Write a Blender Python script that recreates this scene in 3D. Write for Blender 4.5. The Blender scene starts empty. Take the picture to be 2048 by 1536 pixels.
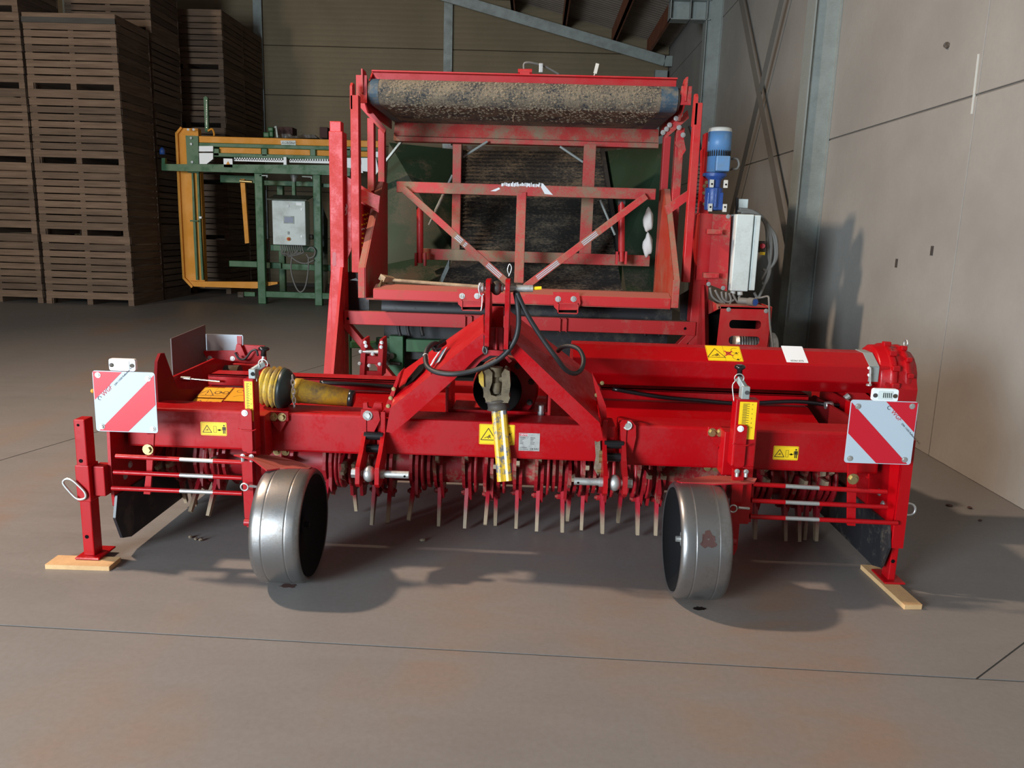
import bpy, bmesh, math, random
from mathutils import Vector, Matrix
from mathutils.geometry import tessellate_polygon
R0 = random.Random(7)
SC = bpy.context.scene
COL = SC.collection

# ------------------------------------------------------------------ camera
# calibrated from the photograph's vanishing points: x right along the back wall, y into the hall, z up
FPX = 1580.0; CAMH = 1.55
_d = Vector((46.0, -309.0, FPX)).normalized()
_n = Vector((-0.030, 1.0, (309 + 46 * 0.030) / FPX)).normalized()
_x = _n.cross(_d).normalized(); _n = _d.cross(_x)
ROT = Matrix((_x, _d, -_n))
CAM0 = Vector((0, 0, CAMH))
cd = bpy.data.cameras.new('camera'); cam = bpy.data.objects.new('camera', cd); COL.objects.link(cam)
cd.sensor_width = 36; cd.sensor_fit = 'HORIZONTAL'; cd.lens = 36 * FPX / 2048
cd.clip_start = 0.05; cd.clip_end = 200
mx = ROT @ Vector((1, 0, 0)); my = -(ROT @ Vector((0, 1, 0))); mz = -(ROT @ Vector((0, 0, 1)))
cam.matrix_world = Matrix(((mx.x, my.x, mz.x, 0), (mx.y, my.y, mz.y, 0), (mx.z, my.z, mz.z, CAMH), (0, 0, 0, 1)))
SC.camera = cam

# ------------------------------------------------------------------ light and exposure
SC.view_settings.view_transform = 'Standard'; SC.view_settings.look = 'None'
SC.view_settings.gamma = 1.0; SC.view_settings.use_curve_mapping = False
SC.view_settings.exposure = 0.0
w = bpy.data.worlds.new('world'); SC.world = w; w.use_nodes = True
w.node_tree.nodes['Background'].inputs[0].default_value = (0.62, 0.80, 1.0, 1)
w.node_tree.nodes['Background'].inputs[1].default_value = 0.016

def area(name, loc, target, sx, sy, power, col, spread=180):
    l = bpy.data.lights.new(name, 'AREA'); l.shape = 'RECTANGLE'; l.size = sx; l.size_y = sy
    l.energy = power; l.color = col; l.spread = math.radians(spread)
    o = bpy.data.objects.new(name, l); COL.objects.link(o); o.location = loc
    o.rotation_euler = (Vector(target) - Vector(loc)).to_track_quat('-Z', 'Y').to_euler()
    return o
# roof light high on the left, slightly beyond the tiller (shadows on the floor run right and a little forward, on the wall down to the right)
area('roof_light', (-6.4, 4.35, 7.5), (0.2, 4.2, 0), 0.40, 0.40, 430, (1.0, 0.74, 0.55), 120)
# added lamp at far left that brightens the crate fronts
area('crate_fill', (-11.5, -1.0, 3.6), (-9.0, 14.0, 3.2), 1.2, 1.6, 130, (1.0, 0.86, 0.70), 75)
# wide open gate in front on the left of the viewer
area('gate_daylight', (-6.0, -4.0, 2.1), (0.4, 5.0, 1.1), 3.4, 2.8, 1650, (0.80, 0.91, 1.0))

def P(px, py, Y):
    v = ROT @ Vector((px - 1024.0, py - 768.0, FPX)); return CAM0 + v * (Y / v.y)
def PX(px, py, X):
    v = ROT @ Vector((px - 1024.0, py - 768.0, FPX)); return CAM0 + v * (X / v.x)
def PZ(px, py, Z=0.0):
    v = ROT @ Vector((px - 1024.0, py - 768.0, FPX)); return CAM0 + v * ((Z - CAMH) / v.z)

# ------------------------------------------------------------------ materials
def newmat(name):
    m = bpy.data.materials.new(name); m.use_nodes = True
    return m, m.node_tree, m.node_tree.nodes['Principled BSDF']
def simple(name, col, rough=0.5, metal=0.0, coat=0.0, spec=0.5):
    m, t, b = newmat(name)
    b.inputs['Base Color'].default_value = (*col, 1); b.inputs['Roughness'].default_value = rough
    b.inputs['Metallic'].default_value = metal; b.inputs['Coat Weight'].default_value = coat
    b.inputs['Specular IOR Level'].default_value = spec
    return m
def N(t, typ, **kw):
    n = t.nodes.new(typ)
    for k, v in kw.items():
        if k in n.inputs: n.inputs[k].default_value = v
        else: setattr(n, k, v)
    return n
def noise(t, scale, detail=6, rough=0.6, vec=None, dist=0.0):
    n = N(t, 'ShaderNodeTexNoise', Scale=scale, Detail=detail, Roughness=rough, Distortion=dist)
    if vec is not None: t.links.new(vec, n.inputs['Vector'])
    return n.outputs['Fac']
def ramp(t, fac, stops):
    r = t.nodes.new('ShaderNodeValToRGB'); t.links.new(fac, r.inputs['Fac'])
    e = r.color_ramp.elements
    while len(e) < len(stops): e.new(0.5)
    for q, (p, c) in zip(e, stops):
        q.position = p; q.color = (*c, 1) if len(c) == 3 else (c[0],) * 3 + (1,)
    return r.outputs['Color']
def mix(t, fac, a, b):
    m = t.nodes.new('ShaderNodeMix'); m.data_type = 'RGBA'
    for s, v in ((0, fac), (6, a), (7, b)):
        if hasattr(v, 'links'): t.links.new(v, m.inputs[s])
        else: m.inputs[s].default_value = (*v, 1) if isinstance(v, tuple) else v
    return m.outputs[2]
def objvec(t, scale=(1, 1, 1), kind='Object'):
    c = t.nodes.new('ShaderNodeTexCoord'); mp = t.nodes.new('ShaderNodeMapping')
    mp.inputs['Scale'].default_value = scale; t.links.new(c.outputs[kind], mp.inputs['Vector'])
    return mp.outputs['Vector']
def bump(t, b, h, strength=0.3, dist=0.01):
    n = N(t, 'ShaderNodeBump', Strength=strength, Distance=dist)
    t.links.new(h, n.inputs['Height']); t.links.new(n.outputs['Normal'], b.inputs['Normal'])
def dirtmat(name, base, dirt, lo, hi, scale=6.0, rough=0.5, metal=0.0, updust=0.0, bumpy=0.0, spec=0.5, fine=60, dirt_rough=0.9):
    """paint with dirt patches (noise), and dust that has settled on faces looking up"""
    m, t, b = newmat(name); v = objvec(t)
    f1 = noise(t, scale, 8, 0.65, v); f2 = noise(t, fine, 4, 0.7, v)
    s = N(t, 'ShaderNodeMath', operation='MULTIPLY_ADD'); t.links.new(f2, s.inputs[0]); s.inputs[1].default_value = 0.35; t.links.new(f1, s.inputs[2])
    fac = ramp(t, s.outputs[0], [(lo, (0, 0, 0)), (hi, (1, 1, 1))])
    if updust > 0:
        g = t.nodes.new('ShaderNodeNewGeometry'); sp = t.nodes.new('ShaderNodeSeparateXYZ'); t.links.new(g.outputs['Normal'], sp.inputs[0])
        mr = N(t, 'ShaderNodeMapRange'); t.links.new(sp.outputs['Z'], mr.inputs['Value'])
        mr.inputs['From Min'].default_value = 0.35; mr.inputs['From Max'].default_value = 0.95; mr.inputs['To Max'].default_value = updust
        mx_ = N(t, 'ShaderNodeMath', operation='MAXIMUM'); t.links.new(fac, mx_.inputs[0]); t.links.new(mr.outputs[0], mx_.inputs[1])
        fac = mx_.outputs[0]
    c = mix(t, fac, base, dirt); t.links.new(c, b.inputs['Base Color'])
    rr = N(t, 'ShaderNodeMapRange'); t.links.new(fac, rr.inputs['Value']); rr.inputs['To Min'].default_value = rough; rr.inputs['To Max'].default_value = dirt_rough
    t.links.new(rr.outputs[0], b.inputs['Roughness'])
    b.inputs['Metallic'].default_value = metal; b.inputs['Specular IOR Level'].default_value = spec
    if bumpy: bump(t, b, s.outputs[0], bumpy, 0.01)
    return m

TAN = (0.235, 0.175, 0.115)
M = {}
M['red'] = dirtmat('fresh_red_paint', (0.36, 0.0012, 0.0045), (0.29, 0.006, 0.008), 0.62, 0.95, 3.0, 0.30, updust=0.08, spec=0.32)
M['redtop'] = dirtmat('red_paint_dusty_top', (0.34, 0.004, 0.010), TAN, 0.80, 1.05, 5.0, 0.42, updust=0.35)
M['redrotor'] = dirtmat('red_rotor_paint_with_soil', (0.30, 0.006, 0.012), TAN, 0.70, 0.88, 9.0, 0.45)
M['redold'] = dirtmat('faded_red_paint', (0.47, 0.022, 0.026), (0.27, 0.16, 0.105), 0.70, 0.90, 4.0, 0.5, updust=0.75)
M['reddust'] = dirtmat('red_paint_caked_with_dust', (0.47, 0.03, 0.03), (0.25, 0.185, 0.12), 0.58, 0.80, 3.5, 0.6, updust=0.85, bumpy=0.15)
M['redplain'] = simple('dark_red_paint', (0.33, 0.003, 0.008), 0.4)
M['steelwheel'] = dirtmat('worn_bare_steel', (0.25, 0.25, 0.25), (0.15, 0.12, 0.09), 0.68, 0.98, 5.0, 0.34, metal=0.85, bumpy=0.06, fine=90, dirt_rough=0.55)
M['rust'] = simple('rust_brown', (0.055, 0.022, 0.018), 0.8)
M['zinc'] = dirtmat('zinc_plated_steel', (0.55, 0.56, 0.55), (0.35, 0.34, 0.30), 0.6, 0.95, 14, 0.36, metal=0.8)
M['brass'] = simple('yellow_zinc_bolt', (0.46, 0.36, 0.17), 0.35, 0.85)
M['chrome'] = simple('bright_steel', (0.66, 0.66, 0.64), 0.22, 1.0)
M['galv'] = dirtmat('galvanised_steel', (0.33, 0.37, 0.355), (0.24, 0.265, 0.245), 0.55, 1.05, 5.0, 0.5, metal=0.3)
M['darksteel'] = dirtmat('dark_oily_steel', (0.10, 0.10, 0.105), (0.10, 0.075, 0.05), 0.5, 0.8, 8, 0.42, metal=0.6)
M['black'] = simple('black_rubber', (0.012, 0.012, 0.013), 0.55)
M['blackmatt'] = simple('matt_black', (0.006, 0.006, 0.007), 0.8, spec=0.2)
M['blackgloss'] = simple('black_plastic', (0.010, 0.010, 0.011), 0.25)
M['boardback'] = simple('shaded_board_back', (0.10, 0.07, 0.065), 0.6)  # board back browned and darkened, its shade put into the colour
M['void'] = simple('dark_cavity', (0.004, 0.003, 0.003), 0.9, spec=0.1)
M['rubberdark'] = dirtmat('dusty_black_rubber', (0.016, 0.017, 0.02), (0.10, 0.085, 0.065), 0.70, 0.95, 6.0, 0.45, updust=0.3)
M['yellow'] = simple('yellow_sticker', (0.86, 0.56, 0.01), 0.45)
M['shadedsticker'] = simple('yellow_sticker_shaded', (0.80, 0.40, 0.012), 0.5)  # yellow sticker tinted amber, with the hood's shade in its colour
M['ink'] = simple('black_print', (0.012, 0.008, 0.006), 0.6)
M['redink'] = simple('red_print', (0.45, 0.02, 0.03), 0.6)
M['white'] = simple('white_plastic', (0.78, 0.82, 0.84), 0.4)
M['signwhite'] = simple('reflective_white_sheet', (0.42, 0.50, 0.56), 0.5)
M['signred'] = simple('reflective_red_sheet', (0.50, 0.006, 0.020), 0.45)
M['ptoyellow'] = dirtmat('worn_yellow_plastic', (0.52, 0.33, 0.03), (0.14, 0.10, 0.06), 0.62, 0.85, 7.0, 0.38)
M['ptotube'] = dirtmat('yellow_paint_worn_to_steel', (0.66, 0.40, 0.02), (0.13, 0.13, 0.14), 0.68, 0.74, 9.0, 0.35, dirt_rough=0.3)
M['ptoyoke'] = dirtmat('greasy_yoke', (0.22, 0.165, 0.095), (0.06, 0.05, 0.035), 0.5, 0.9, 8.0, 0.5, metal=0.25, bumpy=0.2)
M['bellgreen'] = simple('dark_green_black_plastic', (0.018, 0.030, 0.028), 0.4)
M['cream'] = simple('cream_white_casting', (0.62, 0.61, 0.55), 0.5)
M['blue'] = dirtmat('blue_motor_paint', (0.10, 0.26, 0.52), (0.14, 0.22, 0.32), 0.6, 1.0, 6, 0.45)
M['bluedark'] = dirtmat('deep_blue_gearbox_paint', (0.022, 0.075, 0.30), (0.05, 0.11, 0.25), 0.6, 1.0, 9, 0.35)
M['cabinet'] = dirtmat('pale_grey_cabinet', (0.62, 0.70, 0.68), (0.45, 0.47, 0.44), 0.65, 1.05, 4, 0.5)
M['cable'] = simple('grey_cable', (0.17, 0.165, 0.15), 0.6)
M['green'] = dirtmat('green_machine_paint', (0.020, 0.105, 0.032), (0.07, 0.13, 0.07), 0.66, 1.05, 4, 0.45)
M['greendark'] = dirtmat('green_panel_with_mud', (0.013, 0.034, 0.017), (0.075, 0.060, 0.040), 0.70, 0.84, 1.6, 0.5)
M['orange'] = dirtmat('orange_machine_paint', (0.70, 0.28, 0.012), (0.60, 0.24, 0.02), 0.5, 1.0, 3, 0.45)
M['tanbristle'] = dirtmat('straw_bristle', (0.36, 0.23, 0.10), (0.15, 0.09, 0.04), 0.4, 0.9, 40, 0.9)
M['handle'] = dirtmat('old_broom_wood', (0.42, 0.31, 0.19), (0.20, 0.14, 0.09), 0.45, 0.9, 12, 0.7)
M['purlin'] = dirtmat('red_oxide_purlin', (0.26, 0.075, 0.028), (0.14, 0.05, 0.025), 0.5, 0.95, 3, 0.6)
M['roofsheet'] = dirtmat('brown_roof_sheet', (0.24, 0.20, 0.165), (0.15, 0.125, 0.10), 0.5, 1.0, 2, 0.55)
M['redmatt'] = simple('dull_dark_red_paint', (0.16, 0.004, 0.006), 0.75, spec=0.15)
M['beltclean'] = dirtmat('clean_blue_black_belt_edge', (0.035, 0.075, 0.11), (0.20, 0.17, 0.12), 0.62, 0.85, 7, 0.6)
M['soil'] = dirtmat('dry_soil', (0.25, 0.19, 0.13), (0.12, 0.09, 0.06), 0.4, 0.8, 18, 0.95, bumpy=0.5)
M['oil'] = simple('wet_oil_stain', (0.012, 0.007, 0.006), 0.25)
M['sack'] = simple('white_sack', (0.75, 0.74, 0.70), 0.8)
M['board'] = dirtmat('raw_pine_board', (0.62, 0.40, 0.19), (0.46, 0.28, 0.13), 0.45, 0.9, 5, 0.7)

def beltmat(name, belt, soil, lo, hi, sx=1.0, strength=0.9, k=0.6):
    m, t, b = newmat(name); v = objvec(t, (sx, 1, 1))
    f1 = noise(t, 5, 5, 0.6, v); f2 = noise(t, 55, 8, 0.75, v)
    s0 = N(t, 'ShaderNodeMath', operation='MULTIPLY'); t.links.new(f1, s0.inputs[0]); s0.inputs[1].default_value = k
    s = N(t, 'ShaderNodeMath', operation='ADD'); t.links.new(f2, s.inputs[0]); t.links.new(s0.outputs[0], s.inputs[1])
    fac = ramp(t, s.outputs[0], [(lo, (0, 0, 0)), (hi, (1, 1, 1))])
    t.links.new(mix(t, fac, belt, soil), b.inputs['Base Color']); b.inputs['Roughness'].default_value = 0.85
    bump(t, b, s.outputs[0], strength, 0.02); return m
M['beltroll'] = beltmat('conveyor_belt_caked_with_soil', (0.022, 0.035, 0.05), (0.27, 0.225, 0.155), 0.66, 0.86)
M['beltin'] = beltmat('black_elevator_belt_with_soil', (0.020, 0.019, 0.018), (0.19, 0.15, 0.10), 0.76, 0.96, 0.6)

def woodmat(name, c1, c2, c3):
    m, t, b = newmat(name); v = objvec(t, (0.6, 0.6, 9.0))
    i = t.nodes.new('ShaderNodeObjectInfo')
    f = noise(t, 2.2, 8, 0.65, v)
    c = ramp(t, f, [(0.3, c1), (0.55, c2), (0.8, c3)])
    rr = N(t, 'ShaderNodeMapRange'); t.links.new(i.outputs['Random'], rr.inputs['Value']); rr.inputs['To Min'].default_value = 0.72; rr.inputs['To Max'].default_value = 1.25
    mm = t.nodes.new('ShaderNodeVectorMath'); mm.operation = 'SCALE'; t.links.new(c, mm.inputs[0]); t.links.new(rr.outputs[0], mm.inputs['Scale'])
    t.links.new(mm.outputs[0], b.inputs['Base Color']); b.inputs['Roughness'].default_value = 0.85
    bump(t, b, f, 0.25, 0.01); return m
M['crate'] = woodmat('weathered_crate_wood', (0.085, 0.052, 0.032), (0.14, 0.09, 0.058), (0.20, 0.135, 0.09))

def floormat():
    m, t, b = newmat('power_floated_concrete'); v = objvec(t)
    v2 = objvec(t, (0.55, 1.6, 1))
    a = noise(t, 0.5, 4, 0.55, objvec(t, (1.3, 0.55, 1))); d = noise(t, 3.5, 8, 0.65, v2, 0.8); e = noise(t, 45, 5, 0.7, v)
    c = ramp(t, a, [(0.32, (0.165, 0.156, 0.148)), (0.52, (0.19, 0.181, 0.172)), (0.66, (0.255, 0.165, 0.11))])
    c2 = mix(t, ramp(t, d, [(0.35, (0, 0, 0)), (0.75, (1, 1, 1))]), c, (0.20, 0.191, 0.182))
    c3 = mix(t, ramp(t, e, [(0.3, (0.22,)), (0.62, (0, 0, 0))]), c2, (0.115, 0.095, 0.08))
    t.links.new(c3, b.inputs['Base Color'])
    rr = N(t, 'ShaderNodeMapRange'); t.links.new(d, rr.inputs['Value']); rr.inputs['To Min'].default_value = 0.42; rr.inputs['To Max'].default_value = 0.62
    t.links.new(rr.outputs[0], b.inputs['Roughness']); b.inputs['Specular IOR Level'].default_value = 0.35
    bump(t, b, e, 0.05, 0.004); return m
M['floor'] = floormat()
def concmat(name, c1, c2, c3, scale=0.8, ribs=0.0):
    m, t, b = newmat(name); v = objvec(t)
    a = noise(t, scale, 7, 0.6, v); e = noise(t, 30, 5, 0.7, v)
    c = ramp(t, a, [(0.3, c1), (0.55, c2), (0.75, c3)])
    c = mix(t, ramp(t, e, [(0.30, (0.3,)), (0.6, (0, 0, 0))]), c, c1)
    if ribs:
        wv = N(t, 'ShaderNodeTexWave', Scale=ribs, Distortion=0.6, Detail=2); wv.bands_direction = 'Z'; t.links.new(v, wv.inputs['Vector'])
        c = mix(t, ramp(t, wv.outputs['Fac'], [(0.0, (0.35,)), (0.35, (0, 0, 0))]), c, c1)
        bump(t, b, wv.outputs['Fac'], 0.35, 0.012)
    else: bump(t, b, e, 0.08, 0.004)
    t.links.new(c, b.inputs['Base Color']); b.inputs['Roughness'].default_value = 0.8; return m
M['wallgrey'] = concmat('smooth_grey_precast', (0.235, 0.228, 0.21), (0.285, 0.278, 0.255), (0.325, 0.318, 0.295))
M['wallback'] = concmat('ribbed_brown_precast', (0.17, 0.133, 0.080), (0.215, 0.17, 0.104), (0.25, 0.20, 0.125), 0.5, 2.6)
M['braceg'] = simple('dull_brace_steel', (0.16, 0.15, 0.13), 0.6, 0.2)
M['walljoint'] = simple('grey_wall_joint', (0.15, 0.14, 0.125), 0.9)
M['joint'] = simple('dark_joint', (0.075, 0.065, 0.055), 0.9)
def tinemat():
    m, t, b = newmat('tine_red_worn_to_soil_tan'); v = objvec(t, kind='Generated'); o = objvec(t)
    s = t.nodes.new('ShaderNodeSeparateXYZ'); t.links.new(v, s.inputs[0]); f = noise(t, 14, 5, 0.7, o)
    ad = N(t, 'ShaderNodeMath', operation='MULTIPLY_ADD'); t.links.new(f, ad.inputs[0]); ad.inputs[1].default_value = 0.5; t.links.new(s.outputs['Z'], ad.inputs[2])
    c = ramp(t, ad.outputs[0], [(0.42, (0.33, 0.25, 0.165)), (0.60, (0.25, 0.10, 0.08)), (0.74, (0.38, 0.006, 0.02))])
    t.links.new(c, b.inputs['Base Color']); b.inputs['Roughness'].default_value = 0.5; return m
M['tine'] = tinemat()

# ------------------------------------------------------------------ mesh builder
class MB:
    def __init__(s): s.v = []; s.f = []; s.sm = []; s.cuts = []
    def cut(s): s.cuts.append((len(s.v), len(s.f))); return s
    def add(s, vs, fs, smooth=False):
        o = len(s.v); s.v += [Vector(q) for q in vs]
        for q in fs: s.f.append(tuple(i + o for i in q)); s.sm.append(smooth)
        return s
    def box(s, x0, x1, y0, y1, z0, z1):
        return s.add([(x0, y0, z0), (x1, y0, z0), (x1, y1, z0), (x0, y1, z0), (x0, y0, z1), (x1, y0, z1), (x1, y1, z1), (x0, y1, z1)],
                     [(0, 3, 2, 1), (4, 5, 6, 7), (0, 1, 5, 4), (1, 2, 6, 5), (2, 3, 7, 6), (3, 0, 4, 7)])
    def loft(s, a, b, smooth=False, caps=True):
        n = len(a); fs = [(i, (i + 1) % n, n + (i + 1) % n, n + i) for i in range(n)]
        s.add(list(a) + list(b), fs, smooth)
        if caps: s.add(a, [tuple(range(n))]); s.add(b, [tuple(range(n))])
        return s
    def ext(s, pts, vec):
        vec = Vector(vec); a = [Vector(p) for p in pts]; return s.loft(a, [p + vec for p in a])
    def xz(s, pts, y0, y1): return s.ext([(x, y0, z) for x, z in pts], (0, y1 - y0, 0))
    def yz(s, pts, x0, x1): return s.ext([(x0, y, z) for y, z in pts], (x1 - x0, 0, 0))
    def px(s, pts, Y, th): return s.ext([P(x, y, Y) for x, y in pts], (0, th, 0))
    def pxrect(s, x0, y0, x1, y1, Y, th):
        """box whose front face spans the two measured corners at depth Y"""
        xm = (x0 + x1) / 2; ym = (y0 + y1) / 2; xa = P(x0, ym, Y).x; xb = P(x1, ym, Y).x; za = P(xm, y1, Y).z; zb = P(xm, y0, Y).z
        return s.box(min(xa, xb), max(xa, xb), Y, Y + th, min(za, zb), max(za, zb))
    def bar(s, a, b, w, h, up=(0, 0, 1)):
        a = Vector(a); b = Vector(b); t = (b - a).normalized(); u = Vector(up)
        if abs(t.dot(u)) > 0.98: u = Vector((0, 1, 0))
        r = t.cross(u).normalized() * (w / 2); u = r.cross(t).normalized() * (h / 2)
        return s.loft([a - r - u, a + r - u, a + r + u, a - r + u], [b - r - u, b + r - u, b + r + u, b - r + u])
    def ringp(s, c, ax, r, n, ph=0.0):
        ax = Vector(ax).normalized(); u = Vector((0, 0, 1)) if abs(ax.z) < 0.9 else Vector((1, 0, 0))
        e1 = ax.cross(u).normalized(); e2 = ax.cross(e1)
        return [Vector(c) + (e1 * math.cos(2 * math.pi * i / n + ph) + e2 * math.sin(2 * math.pi * i / n + ph)) * r for i in range(n)]
    def cyl(s, a, b, r, r2=None, n=16):
        a = Vector(a); b = Vector(b); ax = b - a
        return s.loft(s.ringp(a, ax, r, n), s.ringp(b, ax, r if r2 is None else r2, n), smooth=n > 8)
    def lathe(s, prof, o, ax, n=24, closed=False):
        """prof: (distance along axis, radius)"""
        ax = Vector(ax).normalized(); o = Vector(o); k = len(s.v)
        for t, r in prof: s.v += s.ringp(o + ax * t, ax, max(r, 1e-4), n)
        m = len(prof)
        for j in range(m if closed else m - 1):
            for i in range(n):
                s.f.append((k + j * n + i, k + j * n + (i + 1) % n, k + ((j + 1) % m) * n + (i + 1) % n, k + ((j + 1) % m) * n + i)); s.sm.append(True)
        if not closed:
            s.f.append(tuple(k + i for i in range(n))); s.sm.append(False)
            s.f.append(tuple(k + (m - 1) * n + i for i in range(n))); s.sm.append(False)
        return s
    def tube(s, pts, r, n=8, sub=5, closed=False):
        p = [Vector(q) for q in pts]
        if sub > 1 and len(p) > 2:
            o = []; m = len(p); segs = m if closed else m - 1
            for i in range(segs):
                if closed: a, b, c, d = p[(i - 1) % m], p[i], p[(i + 1) % m], p[(i + 2) % m]
                else: a, b, c, d = p[max(i - 1, 0)], p[i], p[i + 1], p[min(i + 2, m - 1)]
                for k in range(sub):
                    t = k / sub
                    o.append(0.5 * ((2 * b) + (c - a) * t + (2 * a - 5 * b + 4 * c - d) * t * t + (3 * b - a - 3 * c + d) * t ** 3))
            if not closed: o.append(p[-1])
            p = o
        k = len(s.v); m = len(p); prev = None
        for i in range(m):
            if closed: t = (p[(i + 1) % m] - p[(i - 1) % m])
            else: t = p[min(i + 1, m - 1)] - p[max(i - 1, 0)]
            t.normalize()
            if prev is None: u = t.orthogonal().normalized()
            else: u = (prev - t * prev.dot(t)).normalized()
            prev = u; w_ = t.cross(u)
            for j in range(n):
                a = 2 * math.pi * j / n; s.v.append(p[i] + (u * math.cos(a) + w_ * math.sin(a)) * r)
        for i in range(m if closed else m - 1):
            for j in range(n):
                s.f.append((k + i * n + j, k + i * n + (j + 1) % n, k + ((i + 1) % m) * n + (j + 1) % n, k + ((i + 1) % m) * n + j)); s.sm.append(True)
        if not closed:
            s.f.append(tuple(k + j for j in range(n))); s.sm.append(False)
            s.f.append(tuple(k + (m - 1) * n + j for j in range(n))); s.sm.append(False)
        return s
    def ball(s, c, r, sq=1.0, n=14, ax=(1, 0, 0)):
        m = n // 2; return s.lathe([(-r * sq * math.cos(math.pi * i / m), r * math.sin(math.pi * i / m)) for i in range(m + 1)], c, ax, n)
    def plate(s, outer, holes, fn, vec):
        """flat plate with holes; 2D loops mapped by fn to 3D, thickness vec"""
        loops = [[Vector((a, b, 0)) for a, b in l] for l in [outer] + holes]
        flat = [q for l in loops for q in l]; tr = tessellate_polygon(loops); vec = Vector(vec)
        A = [Vector(fn(q.x, q.y)) for q in flat]; n = len(A)
        s.add(A + [q + vec for q in A], [tuple(t) for t in tr] + [tuple(i + n for i in t) for t in tr])
        k = 0
        for l in loops:
            m = len(l); s.add([A[k + i] for i in range(m)] + [A[k + i] + vec for i in range(m)], [(i, (i + 1) % m, m + (i + 1) % m, m + i) for i in range(m)]); k += m
        return s
    def bolt(s, c, ax, r=0.009, h=0.008):
        s.cut(); c = Vector(c); ax = Vector(ax).normalized(); s.cyl(c - ax * 0.002, c + ax * 0.0025, r * 1.55, n=12)
        return s.cyl(c, c + ax * h, r, n=6)
    def mesh(s, name, off):
        me = bpy.data.meshes.new(name); me.from_pydata([v - off for v in s.v], [], s.f)
        me.polygons.foreach_set('use_smooth', s.sm)
        bm = bmesh.new(); bm.from_mesh(me); bmesh.ops.recalc_face_normals(bm, faces=bm.faces); bm.to_mesh(me); bm.free()
        return me

def rootloc(o):
    while o.parent: o = o.parent
    return o.location
def props(o, label=None, cat=None, group=None, kind=None):
    for k, v in (('label', label), ('category', cat), ('group', group), ('kind', kind)):
        if v: o[k] = v
    return o
def thing(name, label, cat, loc=(0, 0, 0), group=None, kind=None):
    o = bpy.data.objects.new(name, None); o.empty_display_size = 0.1; COL.objects.link(o); o.location = loc
    return props(o, label, cat, group, kind)
def part(name, mb, mat, parent=None, bevel=0.0, label=None, kind=None, cat=None, seg=2, group=None):
    if len(mb.cuts) > 1 and mb.cuts[0] == (0, 0):      # a row of like pieces: one object each
        ends = mb.cuts[1:] + [(len(mb.v), len(mb.f))]; o = None
        for (v0, f0), (v1, f1) in zip(mb.cuts, ends):
            q = MB(); q.v = mb.v[v0:v1]; q.f = [tuple(i - v0 for i in f) for f in mb.f[f0:f1]]; q.sm = mb.sm[f0:f1]
            o = part(name, q, mat, parent, bevel, label, kind, cat, seg, group)
        return o
    off = rootloc(parent) if parent else Vector((0, 0, 0))
    me = mb.mesh(name, off); o = bpy.data.objects.new(name, me); COL.objects.link(o)
    me.materials.append(M[mat] if isinstance(mat, str) else mat)
    if parent: o.parent = parent
    else:
        xs = [v for v in mb.v]; c = Vector(((min(v.x for v in xs) + max(v.x for v in xs)) / 2, (min(v.y for v in xs) + max(v.y for v in xs)) / 2, min(v.z for v in xs)))
        for v in me.vertices: v.co -= c
        o.location = c
    if bevel:
        b = o.modifiers.new('bevel', 'BEVEL'); b.width = bevel; b.segments = seg; b.limit_method = 'ANGLE'; b.angle_limit = math.radians(40)
    return props(o, label, cat, group, kind)

class Frame:
    """flat print on a surface: origin, right and up directions"""
    def __init__(s, o, r, u):
        s.o = Vector(o); s.r = Vector(r).normalized(); u = Vector(u); s.u = (u - s.r * u.dot(s.r)).normalized(); s.n = s.r.cross(s.u)
    def p(s, a, b, h=0.0): return s.o + s.r * a + s.u * b + s.n * h
    def poly(s, mb, pts, h0, h1): return mb.ext([s.p(a, b, h0) for a, b in pts], s.n * (h1 - h0))
    def rect(s, mb, x0, y0, x1, y1, h0=0.0, h1=0.001): return s.poly(mb, [(x0, y0), (x1, y0), (x1, y1), (x0, y1)], h0, h1)
    def line(s, mb, a, b, w_, h0=0.001, h1=0.0014):
        d = Vector((b[0] - a[0], b[1] - a[1])); d.normalize(); n = Vector((-d.y, d.x)) * (w_ / 2)
        return s.poly(mb, [(a[0] - n.x, a[1] - n.y), (b[0] - n.x, b[1] - n.y), (b[0] + n.x, b[1] + n.y), (a[0] + n.x, a[1] + n.y)], h0, h1)
    def path(s, mb, pts, w_, closed=False):
        for a, b in zip(pts, pts[1:] + (pts[:1] if closed else [])): s.line(mb, a, b, w_)
        return mb
def rrect(x0, y0, x1, y1, r, n=4):
    o = []
    for cx, cy, a0 in ((x1 - r, y0 + r, -90), (x1 - r, y1 - r, 0), (x0 + r, y1 - r, 90), (x0 + r, y0 + r, 180)):
        for i in range(n + 1):
            a = math.radians(a0 + 90 * i / n); o.append((cx + r * math.cos(a), cy + r * math.sin(a)))
    return o
def arc(cx, cy, r, a0, a1, n=10):
    return [(cx + r * math.cos(math.radians(a0 + (a1 - a0) * i / n)), cy + r * math.sin(math.radians(a0 + (a1 - a0) * i / n))) for i in range(n + 1)]
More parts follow.
